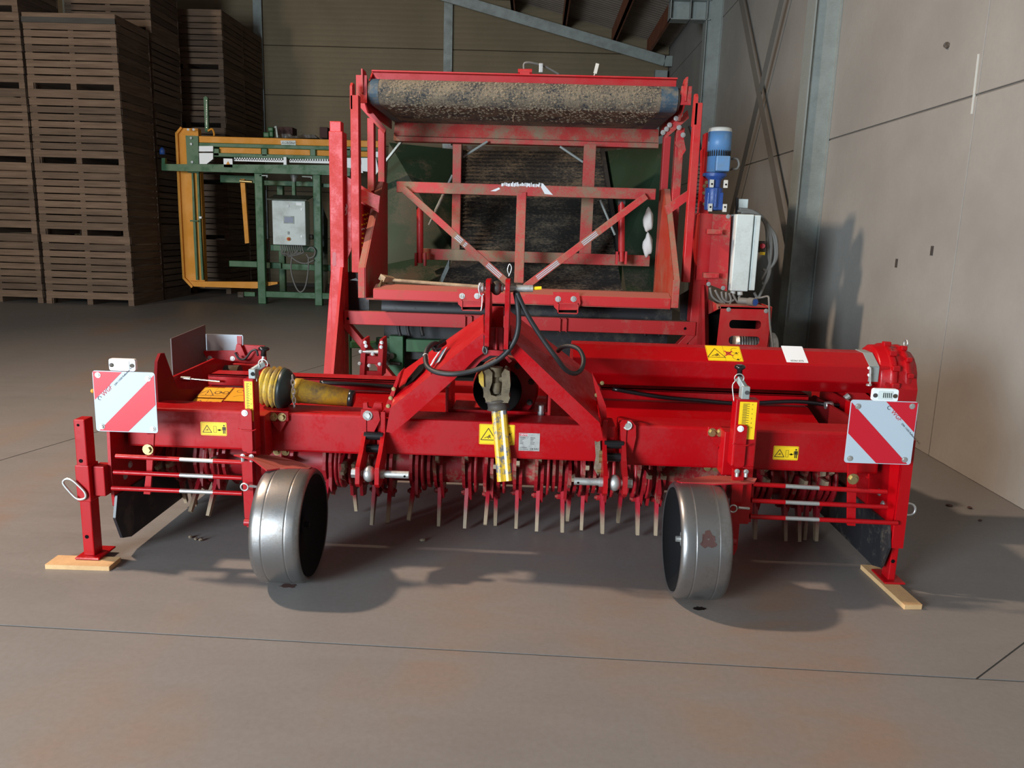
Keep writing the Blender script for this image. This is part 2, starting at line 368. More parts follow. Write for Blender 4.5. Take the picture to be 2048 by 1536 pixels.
def text(name, body, size, fr, a, b, mat, parent, ang=0.0, h=0.0016, italic=0.0, align='LEFT', sx=1.0):
    cu = bpy.data.curves.new(name, 'FONT'); cu.body = body; cu.size = size; cu.align_x = align; cu.shear = italic; cu.extrude = 0.0002; cu.resolution_u = 2
    tmp = bpy.data.objects.new('tmp', cu); COL.objects.link(tmp); bpy.context.view_layer.update()
    me = bpy.data.meshes.new_from_object(tmp.evaluated_get(bpy.context.evaluated_depsgraph_get())); bpy.data.objects.remove(tmp)
    me.name = name; ca, sa = math.cos(ang), math.sin(ang); off = rootloc(parent)
    for v in me.vertices:
        x, y = v.co.x * sx, v.co.y; v.co = fr.p(a + x * ca - y * sa, b + x * sa + y * ca, h + v.co.z) - off
    me.materials.clear(); me.materials.append(M[mat]); o = bpy.data.objects.new(name, me); COL.objects.link(o); o.parent = parent
    return o

# ================================================================== the hall
def hall():
    fl = part('floor', MB().box(-22, 3.2, -8, 19.6, -0.2, -0.004), 'joint', kind='structure')
    # cast slabs: one saw joint across in front of the tiller, a long one running back on the left, one cutting off the right corner
    yj = lambda x: 2.736 - 0.0246 * (x + 1.792)
    xl = lambda y: -3.355 + 0.277 * (y - 4.75)
    g = 0.005
    for pts in ([(-22, -8), (2.96, -8), (2.96, yj(2.96) - g), (-22, yj(-22) - g)],
                [(-22, yj(-22) + g), (-3.92 - g, yj(-3.92) + g), (xl(19.4) - g, 19.4), (-22, 19.4)],
                [(-3.92 + g, yj(-3.92) + g), (1.66 - g, yj(1.66) + g), (2.96, 3.735 + g * 1.4), (2.96, 19.4), (xl(19.4) + g, 19.4)],
                [(1.66 + g, yj(1.66) + g), (2.96, yj(2.96) + g), (2.96, 3.735 - g * 1.4)]):
        part('floor_slab', MB().ext([(x, y, -0.004) for x, y in pts], (0, 0, 0.004)), 'floor', fl)
    # right wall: smooth precast panels between the columns, joint at 2.53 m
    wr = part('wall_right', MB().box(2.972, 3.3, -8, 19.7, -0.1, 6.2), 'walljoint', kind='structure')
    ys = [-8, 0.2, 5.71, 8.62, 14.1, 19.45]
    for a, b in zip(ys, ys[1:]):
        for z0, z1 in ((0.0, 2.525), (2.54, 5.05), (5.065, 6.2)):
            part('panel', MB().box(2.96, 2.974, a + 0.004, b - 0.004, z0, z1), 'wallgrey', wr, 0.003, seg=1)
    def column(y):
        mb = MB()
        mb.box(2.69, 2.705, y, y + 0.26, 0, 6.0); mb.box(2.945, 2.958, y, y + 0.26, 0, 6.0); mb.box(2.70, 2.95, y + 0.05, y + 0.062, 0, 6.0)
        mb.box(2.62, 2.958, y - 0.03, y + 0.30, 0.001, 0.02)
        part('steel_column', mb, 'galv', wr, label='galvanised steel column')
    column(8.45); column(13.95)
    for p, q in (((1478, -20), (1588, 560)), ((1568, -20), (1462, 430))):
        a = PX(*p, 2.83); b = PX(*q, 2.80 if p[0] < 1500 else 2.86)
        part('wind_brace', MB().bar(a, b, 0.012, 0.06 if p[0] < 1500 else 0.055, (1, 0, 0)), 'braceg', wr)
    a = PX(1958, 108, 2.958); b = PX(1944, 228, 2.958)
    part('sealant_strip', MB().bar(a, (a.x, b.y, b.z), 0.004, 0.018, (1, 0, 0)), 'cream', wr)
    for q in ((1864, 500), (1793, 525)):
        a = PX(*q, 2.959); part('wall_chip', MB().box(2.957, 2.9605, a.y - 0.02, a.y + 0.02, a.z - 0.04, a.z + 0.03), 'darksteel', wr)
    mb = MB(); mb.cyl(PX(1893, 90, 2.965), PX(1893, 90, 2.94), 0.022, n=10)
    part('anchor_plug', mb, 'darksteel', wr)
    # back wall: ribbed precast planks, galvanised posts
    wb = part('wall_back', MB().box(-22, 3.3, 19.46, 19.7, -0.1, 9), 'joint', kind='structure')
    xs = [-20, -15.5, -11.0, -6.56, -2.15, 2.95]
    for a, b in zip(xs, xs[1:]):
        for k in range(8):
            z0 = 0.08 + 1.1 * k; part('panel', MB().box(a + 0.003, b - 0.003, 19.40, 19.47, z0 + 0.006, z0 + 1.094), 'wallback', wb, 0.008, seg=1)
    for x in (-15.5, -11.0, -6.56, -2.15):
        part('steel_post', MB().box(x - 0.10, x + 0.10, 19.31, 19.33, 0, 8).box(x - 0.006, x + 0.006, 19.33, 19.4, 0, 8), 'galv', wb)
    part('steel_post', MB().box(2.62, 2.90, 19.15, 19.17, 0, 5.2).box(2.62, 2.64, 19.17, 19.4, 0, 5.2), 'galv', wb)
    # roof: purlins run towards the viewer, corrugated sheets over them
    zr = lambda x: 6.465 - 0.2516 * (x + 2.104)     # underside of the rafters
    ce = part('ceiling', MB().ext([(3.1, -8, zr(3.1) + 0.66), (-9, -8, zr(-9) + 0.66), (-21, -8, zr(3.1) + 0.66), (-21, -8, zr(3.1) + 0.72), (-9, -8, zr(-9) + 0.72), (3.1, -8, zr(3.1) + 0.72)], (0, 27.6, 0)), 'roofsheet', kind='structure')
    def sheet(x0, x1, y0, y1):
        mb = MB(); n = int((y1 - y0) / 0.038); sg = 1
        L = []; 
        for i in range(n + 1):
            h = (0, 0.028, 0.028, 0)[i % 4]; y = y0 + (y1 - y0) * i / n
            L.append((y, h))
        vs = [(x0, y, zr(x0) + 0.56 + h) for y, h in L] + [(x1, y, zr(x1) + 0.56 + h) for y, h in L]
        mb.add(vs, [(i, i + 1, n + 2 + i, n + 1 + i) for i in range(n)])
        part('roof_sheet', mb, 'roofsheet', ce)
    px_ = [2.95, 1.63, 0.494, -0.67, -1.82, -2.98, -4.13, -5.3]
    for a, b in zip(px_, px_[1:]):
        sheet(b, a, 9.5, 19.35)
    for x in px_[1:]:
        z = zr(x) + 0.24
        part('purlin', MB().box(x - 0.03, x + 0.03, 0, 19.35, z, z + 0.32).box(x - 0.03, x + 0.06, 0, 19.35, z, z + 0.012), 'purlin', ce)
    z = zr(2.45) + 0.24
    part('purlin', MB().box(2.42, 2.48, 0, 19.35, z, z + 0.32), 'purlin', ce)
    def rafter(y, x0, x1, up, h):
        a = Vector((x0, y, zr(x0) + h / 2 + up)); b = Vector((x1, y, zr(x1) + h / 2 + up)); d = (b - a).normalized(); n = Vector((-d.z, 0, d.x))
        mb = MB().bar(a, b, 0.012, h, (0, 0, 1)); mb.bar(a - n * h / 2, b - n * h / 2, 0.16, 0.014, (0, 0, 1)); mb.bar(a + n * h / 2, b + n * h / 2, 0.16, 0.014, (0, 0, 1))
        part('rafter', mb, 'galv', ce, label='galvanised roof rafter')
    part('rafter', MB().bar((-9, 18.9, zr(-9) + 0.11), (2.78, 18.9, zr(2.78) + 0.11), 0.05, 0.22).bar((2.78, 18.9, zr(2.78) + 0.11), (2.95, 18.9, zr(2.78) + 0.11), 0.05, 0.22), 'galv', ce, label='galvanised roof rafter along the back wall')
    rafter(14.08, -9, 2.2, 0.20, 0.34)
    mb = MB(); a = P(1340, 38, 13.95); b = P(1420, 38, 13.95)
    for z0, z1 in ((a.z, a.z + 0.015), (a.z + 0.30, a.z + 0.315), (a.z + 0.62, a.z + 0.64)): mb.box(a.x, 2.75, 13.95, 14.2, z0, z1)
    mb.box(a.x, a.x + 0.012, 13.95, 14.2, a.z, a.z + 0.63); mb.box(2.42, 2.43, 13.95, 14.2, a.z, a.z + 0.63); mb.box(a.x, 2.75, 14.07, 14.08, a.z, a.z + 0.63)
    part('rafter_haunch', mb, 'galv', ce, label='galvanised ribbed haunch where rafter meets column')
hall()

# ================================================================== crates
def crates():
    W, D, H = 1.58, 1.165, 1.215; rnd = random.Random(3)
    hs = [0.135, 0.115, 0.112, 0.118, 0.112, 0.116, 0.112, 0.125, 0.150]; hs = [h * 0.865 for h in hs]; tot = H - 0.10 - 0.004; gp = (tot - sum(hs)) / (len(hs) - 1.0)
    def mesh(name, mb): me = mb.mesh(name, Vector((0, 0, 0))); me.materials.append(M['crate']); return me
    fm, sm = [], []; z = 0.10
    for i, h in enumerate(hs):
        t = rnd.uniform(-0.004, 0.004)
        fm.append(mesh('slat', MB().box(-W / 2 + rnd.uniform(0, .006), W / 2 - rnd.uniform(0, .006), t, 0.022 + t, z, z + h)))
        sm.append(mesh('slat', MB().box(W / 2 - 0.022 + t, W / 2 + t, 0.026, D - 0.026, z, z + h))); z += h + gp
    posts = [mesh('post', MB().box(x - 0.045, x + 0.045, y, y + 0.06, 0.0, H - 0.01)) for x, y in ((-W / 2 + 0.07, 0.027), (0.0, 0.027), (W / 2 - 0.07, 0.027), (W / 2 - 0.07, D - 0.09), (-W / 2 + 0.07, D - 0.09))]
    rear = MB().box(-W / 2, W / 2, D - 0.022, D, 0.10, H - 0.02).box(-W / 2, -W / 2 + 0.022, 0.026, D - 0.026, 0.10, H - 0.02)
    rm = mesh('rear_boards', rear); bm_ = mesh('bottom_boards', MB().box(-W / 2 + 0.02, W / 2 - 0.02, 0.03, D - 0.03, 0.10, 0.125))
    km = [mesh('skid', MB().box(x - 0.05, x + 0.05, 0.0, D, 0.0, 0.099)) for x in (-W / 2 + 0.05, 0.0, W / 2 - 0.05)]
    om = mesh('top_board', MB().box(-W / 2, W / 2, -0.026, -0.004, H - 0.16, H - 0.075))
    def crate(x, y, z, label, sz=1.0, top=False):
        r = thing('potato_crate', label, 'crate', (x, y, z), 'stacked wooden potato crates'); r.scale = (1, 1, sz); r.rotation_euler.z = rnd.uniform(-0.008, 0.008)
        for i, me in enumerate(fm + sm):
            o = bpy.data.objects.new('slat', me); COL.objects.link(o); o.parent = r; o.location = (rnd.uniform(-.004, .004), rnd.uniform(-.003, .003), rnd.uniform(-.002, .002))
        for nm, ms in (('post', posts), ('skid', km), ('rear_boards', [rm]), ('bottom_boards', [bm_])):
            for me in ms: o = bpy.data.objects.new(nm, me); COL.objects.link(o); o.parent = r
        return r
    lev = ['bottom crate', 'second crate from the floor', 'third crate from the floor', 'fourth crate from the floor', 'fifth and top crate']
    for name, x, y, n, sz in (('nearest slatted crate stack, beside the open aisle', -7.89, 13.9, 4, 1.0), ('crate stack at the left edge of view', -9.53, 13.9, 5, 1.0),
                              ('tall crate stack right behind the nearest stack', -7.91, 15.16, 5, 1.0), ('slatted crate stack left of the back wall post', -7.27, 16.90, 5, 0.94),
                              ('rear slatted crate stack touching the back wall', -7.27, 18.10, 5, 0.94)):
        for k in range(n):
            l = lev[k] if not (n == 4 and k == 3) else 'fourth and top crate'
            r = crate(x + rnd.uniform(-.012, .012), y + rnd.uniform(-.012, .012), k * H * sz, f'{l} of the {name}', sz)
            if n == 4 and k == 3:
                dm = om; o = bpy.data.objects.new('band_board', dm); COL.objects.link(o); o.parent = r; dm.materials[0] = M['darkboard']; o['label'] = 'dark grey band board'
M['darkboard'] = woodmat('blackened_board', (0.035, 0.03, 0.026), (0.05, 0.045, 0.038), (0.065, 0.058, 0.05))
crates()

# ================================================================== rotary tiller in the foreground
TIL = thing('rotary_tiller', 'wide glossy red rotary tiller with two steel gauge wheels and striped warning boards', 'tiller', (-0.13, 3.6, 0))
def pics(fr, parent, w_, h_, kind):
    """printed warning pictograms on a yellow sticker; origin at the sticker's lower left corner"""
    mb = MB(); fr.path(mb, rrect(0.003, 0.003, w_ - 0.003, h_ - 0.003, 0.004), 0.0009, True)
    s = h_
    def tri(cx, cy, r, lw=0.0035):
        p = [(cx - r, cy - r * 0.55), (cx + r, cy - r * 0.55), (cx, cy + r * 1.05)]; fr.path(mb, p, lw, True)
    def hand(cx, cy, r):
        fr.path(mb, [(cx - r, cy - r * .3), (cx - r * .2, cy + r * .1), (cx + r * .1, cy - r * .35), (cx + r * .5, cy + r * .1), (cx + r * .9, cy - r * .3)], r * .18)
        fr.path(mb, [(cx - r * .1, cy + r * .0), (cx + r * .5, cy + r * .7)], r * .22); fr.path(mb, [(cx + r * .25, cy), (cx + r * .75, cy + r * .5)], r * .2)
    if kind == 'hands':
        tri(w_ * .26, h_ * .42, h_ * .36); hand(w_ * .25, h_ * .36, h_ * .17)
        fr.line(mb, (w_ * .50, 0.004), (w_ * .50, h_ - .004), 0.0008)
        for cy in (.70, .28):
            fr.path(mb, arc(w_ * .84, h_ * cy, h_ * .17, 60, 330, 10), 0.0018)
            fr.poly(mb, [(w_ * .84 - h_ * .05, h_ * cy - h_ * .20), (w_ * .84 + h_ * .08, h_ * cy - h_ * .22), (w_ * .84 + h_ * .03, h_ * cy - h_ * .09)], 0.001, 0.0014)
        part('pictogram', mb, 'ink', parent); mb = MB(); c = (w_ * .63, h_ * .5); r = h_ * .16
        fr.line(mb, (c[0] - r, c[1] - r), (c[0] + r, c[1] + r), h_ * .06); fr.line(mb, (c[0] - r, c[1] + r), (c[0] + r, c[1] - r), h_ * .06); fr.path(mb, arc(c[0], c[1], r * .6, 0, 330, 8), h_ * .05)
        part('crossed_hand', mb, 'redink', parent); return
    if kind == 'distance':
        tri(w_ * .25, h_ * .40, h_ * .33, 0.003); hand(w_ * .24, h_ * .40, h_ * .13)
        fr.path(mb, [(w_ * .50, h_ * .22), (w_ * .60, h_ * .22), (w_ * .60, h_ * .70), (w_ * .50, h_ * .70)], 0.0014, True)
        fr.line(mb, (w_ * .64, h_ * .42), (w_ * .80, h_ * .42), 0.003)
        for sx, x in ((-1, .63), (1, .81)): fr.poly(mb, [(w_ * x, h_ * .42), (w_ * x - sx * .012, h_ * .50), (w_ * x - sx * .012, h_ * .34)][::1 if sx > 0 else -1], 0.001, 0.0014)
        cx = w_ * .90; fr.poly(mb, arc(cx, h_ * .76, h_ * .065, 0, 330, 8), 0.001, 0.0014); fr.rect(mb, cx - h_ * .09, h_ * .42, cx + h_ * .09, h_ * .67, 0.001, 0.0014)
        for q in (-1, 1): fr.rect(mb, cx + q * h_ * .05 - h_ * .035, h_ * .16, cx + q * h_ * .05 + h_ * .035, h_ * .42, 0.001, 0.0014); fr.rect(mb, cx + q * h_ * .125 - h_ * .02, h_ * .40, cx + q * h_ * .125 + h_ * .02, h_ * .65, 0.001, 0.0014)
    if kind == 'general':
        tri(w_ * .24, h_ * .40, h_ * .34); fr.line(mb, (w_ * .24, h_ * .42), (w_ * .24, h_ * .62), .005); fr.line(mb, (w_ * .24, h_ * .27), (w_ * .24, h_ * .33), .005)
        fr.line(mb, (w_ * .48, 0.004), (w_ * .48, h_ - .004), 0.0008); fr.path(mb, arc(w_ * .62, h_ * .5, h_ * .13, 0, 330, 8), .004); fr.line(mb, (w_ * .66, h_ * .5), (w_ * .85, h_ * .5), .008); fr.path(mb, arc(w_ * .88, h_ * .5, h_ * .12, -140, 140, 8), .004)
        fr.line(mb, (w_ * .55, h_ * .2), (w_ * .92, h_ * .2), .002)
    if kind == 'diagram':
        fr.path(mb, arc(w_ * .3, h_ * .75, h_ * .1, 0, 330, 8), .002); fr.line(mb, (w_ * .42, h_ * .75), (w_ * .8, h_ * .78), .004); fr.path(mb, arc(w_ * .5, h_ * .15, h_ * .3, 30, 150, 8), .0015)
        fr.line(mb, (w_ * .6, h_ * .55), (w_ * .85, h_ * .58), .002)
    part('pictogram', mb, 'ink', parent)
def sticker(fr, x, y, w_, h_, kind, mat='yellow', label=None):
    f2 = Frame(fr.p(x, y), fr.r, fr.u); mb = MB(); f2.poly(mb, rrect(0, 0, w_, h_, 0.005), 0.0003, 0.001)
    o = part('warning_sticker', mb, mat, TIL, label=label); pics(f2, o, w_, h_, kind); return o
def fb(px0, px1, Y):
    """frame facing the camera on the vertical plane at depth Y, from two measured corners (top left, bottom right)"""
    a = P(px0[0], px1[1], Y); b = P(px1[0], px0[1], Y); return Frame((a.x, Y, a.z), (1, 0, 0), (0, 0, 1)), b.x - a.x, b.z - a.z

def tiller():
    T = TIL; YB = 3.50
    # ---- beams
    part('wing_beam', MB().box(-1.86, -0.70, YB, YB + 0.18, 0.505, 0.692), 'red', T, 0.012)
    part('wing_beam', MB().box(0.42, 1.60, YB, YB + 0.18, 0.500, 0.692), 'red', T, 0.012)
    part('centre_beam', MB().box(-0.695, 0.40, YB - 0.005, YB + 0.17, 0.513, 0.684), 'red', T, 0.010)
    # ---- end plates with rubber lower skirts
    for s, x in ((-1, -1.895), (1, 1.640)):
        part('end_plate', MB().yz([(3.40, 0.72), (3.385, 0.40), (3.40, 0.25), (3.46, 0.20), (4.75, 0.20), (4.95, 0.38), (4.95, 0.66), (4.60, 0.74)], x, x + 0.014), 'red', T, 0.003)
        part('skirt', MB().yz([(3.40, 0.30), (3.37, 0.20), (3.42, 0.085), (3.50, 0.060), (4.70, 0.062), (4.95, 0.25), (4.95, 0.36), (4.6, 0.30)], x - s * 0.014, x - s * 0.014 + 0.012), 'rubberdark', T, 0.003, label='black rubber lower skirt')
        mb = MB()
        for y, z in ((3.55, 0.40), (3.50, 0.36), (4.1, 0.3)): mb.bolt((x + (0.014 if s < 0 else 0), y, z), (-s, 0, 0), 0.011)
        part('bolt', mb, 'zinc', T)
    part('plate_flange', MB().xz([(1.642, 0.70), (1.686, 0.70), (1.690, 0.40), (1.692, 0.20), (1.642, 0.20)], 3.372, 3.384), 'red', T, 0.003)
    # ---- hood between the end plates, its round top plates, rail, hose under the rail
    part('hood', MB().ext([(-1.74, 3.70, 0.56), (-1.74, 4.13, 0.665), (-1.74, 4.20, 0.665), (-1.74, 4.62, 0.40), (-1.74, 4.60, 0.385), (-1.74, 4.19, 0.645), (-1.74, 4.14, 0.645), (-1.74, 3.70, 0.545)], (3.22, 0, 0)), 'red', T, 0.004)
    for x in (-1.775, 1.560):
        pts = [(3.62, 0.50), (3.62, 0.82), (3.635, 0.885), (3.67, 0.918), (3.71, 0.915), (3.76, 0.83), (3.83, 0.715), (4.05, 0.665), (4.40, 0.57), (4.40, 0.45)] if x < 0 else [(3.70, 0.50), (3.70, 0.70), (4.30, 0.70), (4.62, 0.52), (4.62, 0.42)]
        part('hood_end_plate', MB().yz(pts, x, x + 0.014), 'redmatt', T, 0.003)
    for x0, x1, a, b in ((-1.74, -0.60, 0, 0), (0.38, 1.485, 0, 0)):
        part('hood_rail', MB().box(x0, x1, 4.15, 4.19, 0.672, 0.728).box(x0, x1, 4.15, 4.30, 0.716, 0.728), 'red', T, 0.004)
    part('hose', MB().tube([P(640, 765, 4.13), P(700, 768, 4.13), P(760, 772, 4.13), P(800, 776, 4.13)], 0.012, 8), 'blackgloss', T, label='black hydraulic hose')
    part('hose', MB().tube([P(1225, 778, 4.13), P(1320, 794, 4.13), P(1400, 801, 4.13), P(1480, 807, 4.13), P(1590, 803, 4.13), P(1660, 810, 4.13), P(1700, 811, 4.13)], 0.011, 8), 'blackgloss', T, label='black hydraulic hose')
    part('gas_strut', MB().cyl(P(363, 757, 4.12), P(382, 758, 4.12), 0.014).cyl(P(382, 758, 4.12), P(440, 763, 4.12), 0.006), 'chrome', T, label='bright steel strut rod')
    hf = Frame((-1.74, 3.70, 0.563), (1, 0, 0), (0, 0.43, 0.105))
    def hp(px, py):
        v = ROT @ Vector((px - 1024.0, py - 768.0, FPX)); t = (hf.o - CAM0).dot(hf.n) / v.dot(hf.n); q = CAM0 + v * t - hf.o; return q.dot(hf.r), q.dot(hf.u)
    a = hp(393, 795); b = hp(456, 777); c = hp(458, 810)
    sticker(hf, a[0] - 0.002, a[1], 0.150, b[1] - a[1] + 0.010, 'general', 'shadedsticker')
    sticker(hf, a[0] - 0.002, c[1] - 0.03, 0.150, a[1] - c[1] + 0.020, 'general', 'shadedsticker')
    sticker(hf, a[0] + 0.154, a[1] - 0.03, 0.15, b[1] - a[1] + 0.040, 'diagram', 'shadedsticker')
    # ---- stickers on the beams
    for q0, q1 in (((402, 845), (453, 870)), ((1545, 893), (1598, 919))):
        fr, w_, h_ = fb(q0, q1, YB); sticker(fr, 0, 0, w_, h_, 'distance')
    fr, w_, h_ = fb((958, 850), (1030, 888), YB - 0.005); sticker(fr, 0, 0, w_, h_, 'hands')
    fr, w_, h_ = fb((1037, 867), (1080, 901), YB - 0.005)
    mb = MB(); fr.rect(mb, 0, 0, w_, h_, 0.0003, 0.001); tp = part('type_plate', mb, 'zinc', T, label='silver type plate')
    mb = MB(); fr.rect(mb, 0.003, h_ * .84, w_ * .42, h_ * .97, 0.001, 0.0014); part('title_bar', mb, 'redink', tp)
    text('plate_text', 'GRIMME', h_ * .12, fr, 0.006, h_ * .865, 'white', tp)
    for i, (l, r) in enumerate((('Bezeichnung', 'Rotor'), ('Typ', ''), ('Baujahr', ''), ('Masse kg', ''))): pass
    mb = MB()
    for i in range(5):
        y = h_ * (.74 - .085 * i); fr.line(mb, (0.005, y), (0.005 + w_ * (.26, .18, .12, .17, .16)[i], y), 0.002); fr.line(mb, (w_ * .55, y), (w_ * (.78, .72, .68, .76, .74)[i], y), 0.002)
    fr.line(mb, (0.005, h_ * .18), (w_ * .4, h_ * .18), 0.0018); fr.line(mb, (0.005, h_ * .09), (w_ * .46, h_ * .09), 0.0018)
    part('print_lines', mb, 'ink', tp); text('plate_text', 'CE EAC', h_ * .15, fr, w_ * .54, h_ * .07, 'ink', tp)
    # ---- headstock: A-frame arms, mast plates, pins
    def arm(front, back, rnd_):
        # front: 4 px on the front face (upper/outer end, top, top lower, lower end), back: two px on the top sheet's rear edge
        F = [P(x, y, 3.40) for x, y in front]; U0, U1, L1, L0 = F[0], F[1], F[-2], F[-1]
        B0, B1 = P(*back[0], 3.85), P(*back[1], 3.85); mb = MB(); th = 0.012
        n = (U1 - U0).cross(B0 - U0).normalized(); n = n if n.z > 0 else -n
        mb.ext(F, (0, th, 0)); mb.loft([U0, U1, U1 - n * th, U0 - n * th], [B0, B1, B1 - n * th, B0 - n * th])
        return mb
    la = [(768, 858), (780, 817), (897, 712), (967, 665), (967, 700), (928, 741), (817, 840), (784, 866), (774, 866)]
    ra = [(1022, 677), (1040, 692), (1160, 804), (1200, 844), (1203, 880), (1154, 847), (1083, 780), (1040, 738), (1014, 714)]
    def arm2(name, outer, lower, back, slot=None):
        Yf, Yb = 3.40, 3.86; th = 0.012
        O = [P(x, y, Yf) for x, y in outer]; L = [P(x, y, Yf) for x, y in lower]
        mb = MB(); mb.ext(O + L[::-1], (0, th, 0))
        a, b = O[0], O[-1]; B0, B1 = P(*back[0], Yb), P(*back[1], Yb)
        n = (b - a).cross(B0 - a).normalized(); n = n if n.z > 0 else -n
        mb.loft([a, b, b - n * th, a - n * th], [B0, B1, B1 - n * th, B0 - n * th])
        o = part(name, mb, 'red', T, 0.004)
        return Frame(a, b - a, B0 - a), o, (b - a).length
    frl, al, _ = arm2('headstock_arm', [(780, 817), (967, 665)], [(772, 864), (784, 866), (817, 840), (928, 741), (950, 718), (967, 706)], [(800, 745), (967, 628)])
    frr, ar, _ = arm2('headstock_arm', [(1022, 677), (1200, 846)], [(1022, 708), (1042, 732), (1083, 778), (1154, 845), (1194, 884), (1206, 880)], [(1020, 622), (1186, 750)])
    def onp(fr, px, py):
        v = ROT @ Vector((px - 1024.0, py - 768.0, FPX)); t = (fr.o - CAM0).dot(fr.n) / v.dot(fr.n); q = CAM0 + v * t - fr.o; return q.dot(fr.r), q.dot(fr.u)
    def nfix(fr):
        if fr.n.dot(CAM0 - fr.o) < 0: fr.n = -fr.n
        return fr
    nfix(frl); nfix(frr)
    for fr, par, pts in ((frl, al, [(809, 774), (816, 757), (838, 731), (853, 724), (846, 740), (826, 762)]), (frr, ar, [(1180, 765), (1150, 742), (1143, 740), (1182, 793)])):
        mb = MB(); mb.ext([fr.p(*onp(fr, x, y), 0.0006) for x, y in pts], fr.n * 0.0006); part('slot', mb, 'void', par, label='dark slot opening') if fr is frl else None
    for fr, par, sg in ((frl, al, 1), (frr, ar, -1)):     # printed emblem, mirrored mast sides
        q = [(861, 724), (888, 694)] if sg > 0 else [(1108, 715), (1122, 735)]
        a = onp(fr, *q[0]); b = onp(fr, *q[1]); d = Vector((b[0] - a[0], b[1] - a[1])); ang = math.atan2(d.y, d.x)
        if sg > 0:
            mb = MB(); f2 = Frame(fr.p(*onp(fr, 873, 722)), fr.r, fr.u); f2.n = fr.n
            u = Vector((b[0] - a[0], b[1] - a[1])).normalized()
            A = onp(fr, 874, 726); B = onp(fr, 890, 697); fr.line(mb, A, B, 0.030, 0.0004, 0.001); A = onp(fr, 866, 722); B = onp(fr, 879, 703); fr.line(mb, A, B, 0.018, 0.0004, 0.001)
            A = onp(fr, 861, 732); B = onp(fr, 867, 722); fr.line(mb, A, B, 0.018, 0.0004, 0.001)
            part('emblem', mb, 'signwhite', par, label='white printed emblem')
        else:
            mb = MB(); c = onp(fr, 1118, 728); fr.path(mb, arc(c[0], c[1], 0.030, 30, 300, 12), 0.007, False)
            for k in range(3): A = onp(fr, 1142 + 3 * k, 752 + 3 * k); fr.poly(mb, arc(A[0], A[1] , 0.006, 0, 330, 8), 0.0004, 0.001)
            part('emblem', mb, 'darksteel', par, label='grey printed emblem')
    for x0, x1, y0, y1 in ((968.5, 978, 560, 694), (1007, 1016.5, 560, 699)):
        a = P(x0, y1, 3.34); b = P(x1, y0, 3.34); pts = [(3.34, a.z), (3.34, b.z - 0.01), (3.35, b.z), (3.46, b.z), (3.50, b.z - 0.06), (3.62, 1.12), (3.66, a.z)]
        part('mast_plate', MB().yz(pts, a.x, a.x + 0.019), 'red', T, 0.003)
    mb = MB().pxrect(979, 655, 1007, 706, 3.47, 0.02); mb.pxrect(990, 655, 995, 706, 3.455, 0.015); part('mast_web', mb, 'redtop', T, 0.003)
    part('mast_back', MB().box(P(978, 600, 3.6).x, P(1008, 600, 3.6).x, 3.60, 3.615, 0.98, 1.20), 'red', T, 0.002)
    part('arch_plate', MB().px([(926, 742), (955, 712), (978, 700), (1006, 702), (1016, 714), (1024, 722), (1018, 726), (1010, 716), (1005, 712), (980, 711), (962, 722), (938, 748)], 3.43, 0.02), 'redtop', T, 0.002, label='dusty arched plate')
    c = P(993, 576, 3.40)
    part('link_ball', MB().ball(c, 0.031, 0.8, 16, (1, 0, 0)).cyl(c - Vector((0.028, 0, 0)), c + Vector((0.028, 0, 0)), 0.017), 'darksteel', T, label='black steel link ball')
    a = P(1018, 577, 3.40); b = P(1066, 577, 3.40)
    pin = part('hitch_pin', MB().cyl(P(958, 577, 3.40), a, 0.010).cyl(a, b, 0.0155).cyl(P(957, 576, 3.40), P(967, 576, 3.40), 0.022), 'zinc', T, label='zinc plated top link pin')
    part('pin_tip', MB().cyl(b, P(1083, 576, 3.40), 0.0075, n=10), 'yellow', pin, label='yellow pin end')
    part('linch_pin', MB().tube([P(961, 565, 3.37), P(957, 577, 3.37), P(962, 592, 3.37), P(968, 588, 3.37)], 0.003, 6).tube([P(965, 590, 3.37), P(964, 610, 3.37), P(962, 622, 3.37)], 0.0035, 6), 'zinc', T)
    part('hook', MB().tube([P(968, 692, 3.33), P(966, 702, 3.33), P(972, 708, 3.33), P(974, 700, 3.33), P(970, 694, 3.33)], 0.0045, 6), 'darksteel', T, label='small dark hook')
    part('cable_tie', MB().tube([P(1019, 552, 3.37), P(1015, 540, 3.37), P(1019, 528, 3.37), P(1023, 535, 3.37), P(1021, 545, 3.37), P(1017, 553, 3.37)], 0.0022, 6), 'zinc', T)
    # outer bracket sheets tying the arms down to the beam
    part('arm_bracket', MB().px([(796, 748), (803, 742), (785, 800), (774, 850), (766, 905), (756, 905), (762, 835)], 3.52, 0.10), 'red', T, 0.003)
    part('arm_bracket', MB().px([(1186, 750), (1196, 770), (1212, 812), (1218, 900), (1206, 905), (1203, 840)], 3.50, 0.10), 'red', T, 0.003)
    mb = MB()
    for p in ((787, 778), (781, 796), (776, 812), (1204, 766), (1193, 790)): mb.bolt(P(*p, 3.515), (0, -1, 0), 0.006, 0.006)
    part('bolt', mb, 'brass', T)
    # ---- lower link plates with balls and pins
    for sg, xi, xo, pc in ((-1, -0.660, -0.746, (741, 947)), (1, 0.347, 0.434, (1230, 965))):
        ball = P(*pc, 3.37)
        for x in (xi, xo):
            w_ = 0.019; y1 = 3.62
            pts = [(3.50, 0.70), (3.47, 0.72), (3.47, 0.62), (3.40, 0.55), (3.325, 0.50), (3.315, ball.z - 0.035), (3.34, ball.z - 0.055), (3.42, ball.z - 0.05), (3.47, 0.47), (3.52, 0.50)]
            part('lower_link_plate', MB().yz(pts, x - w_ / 2, x + w_ / 2), 'red', T, 0.003)
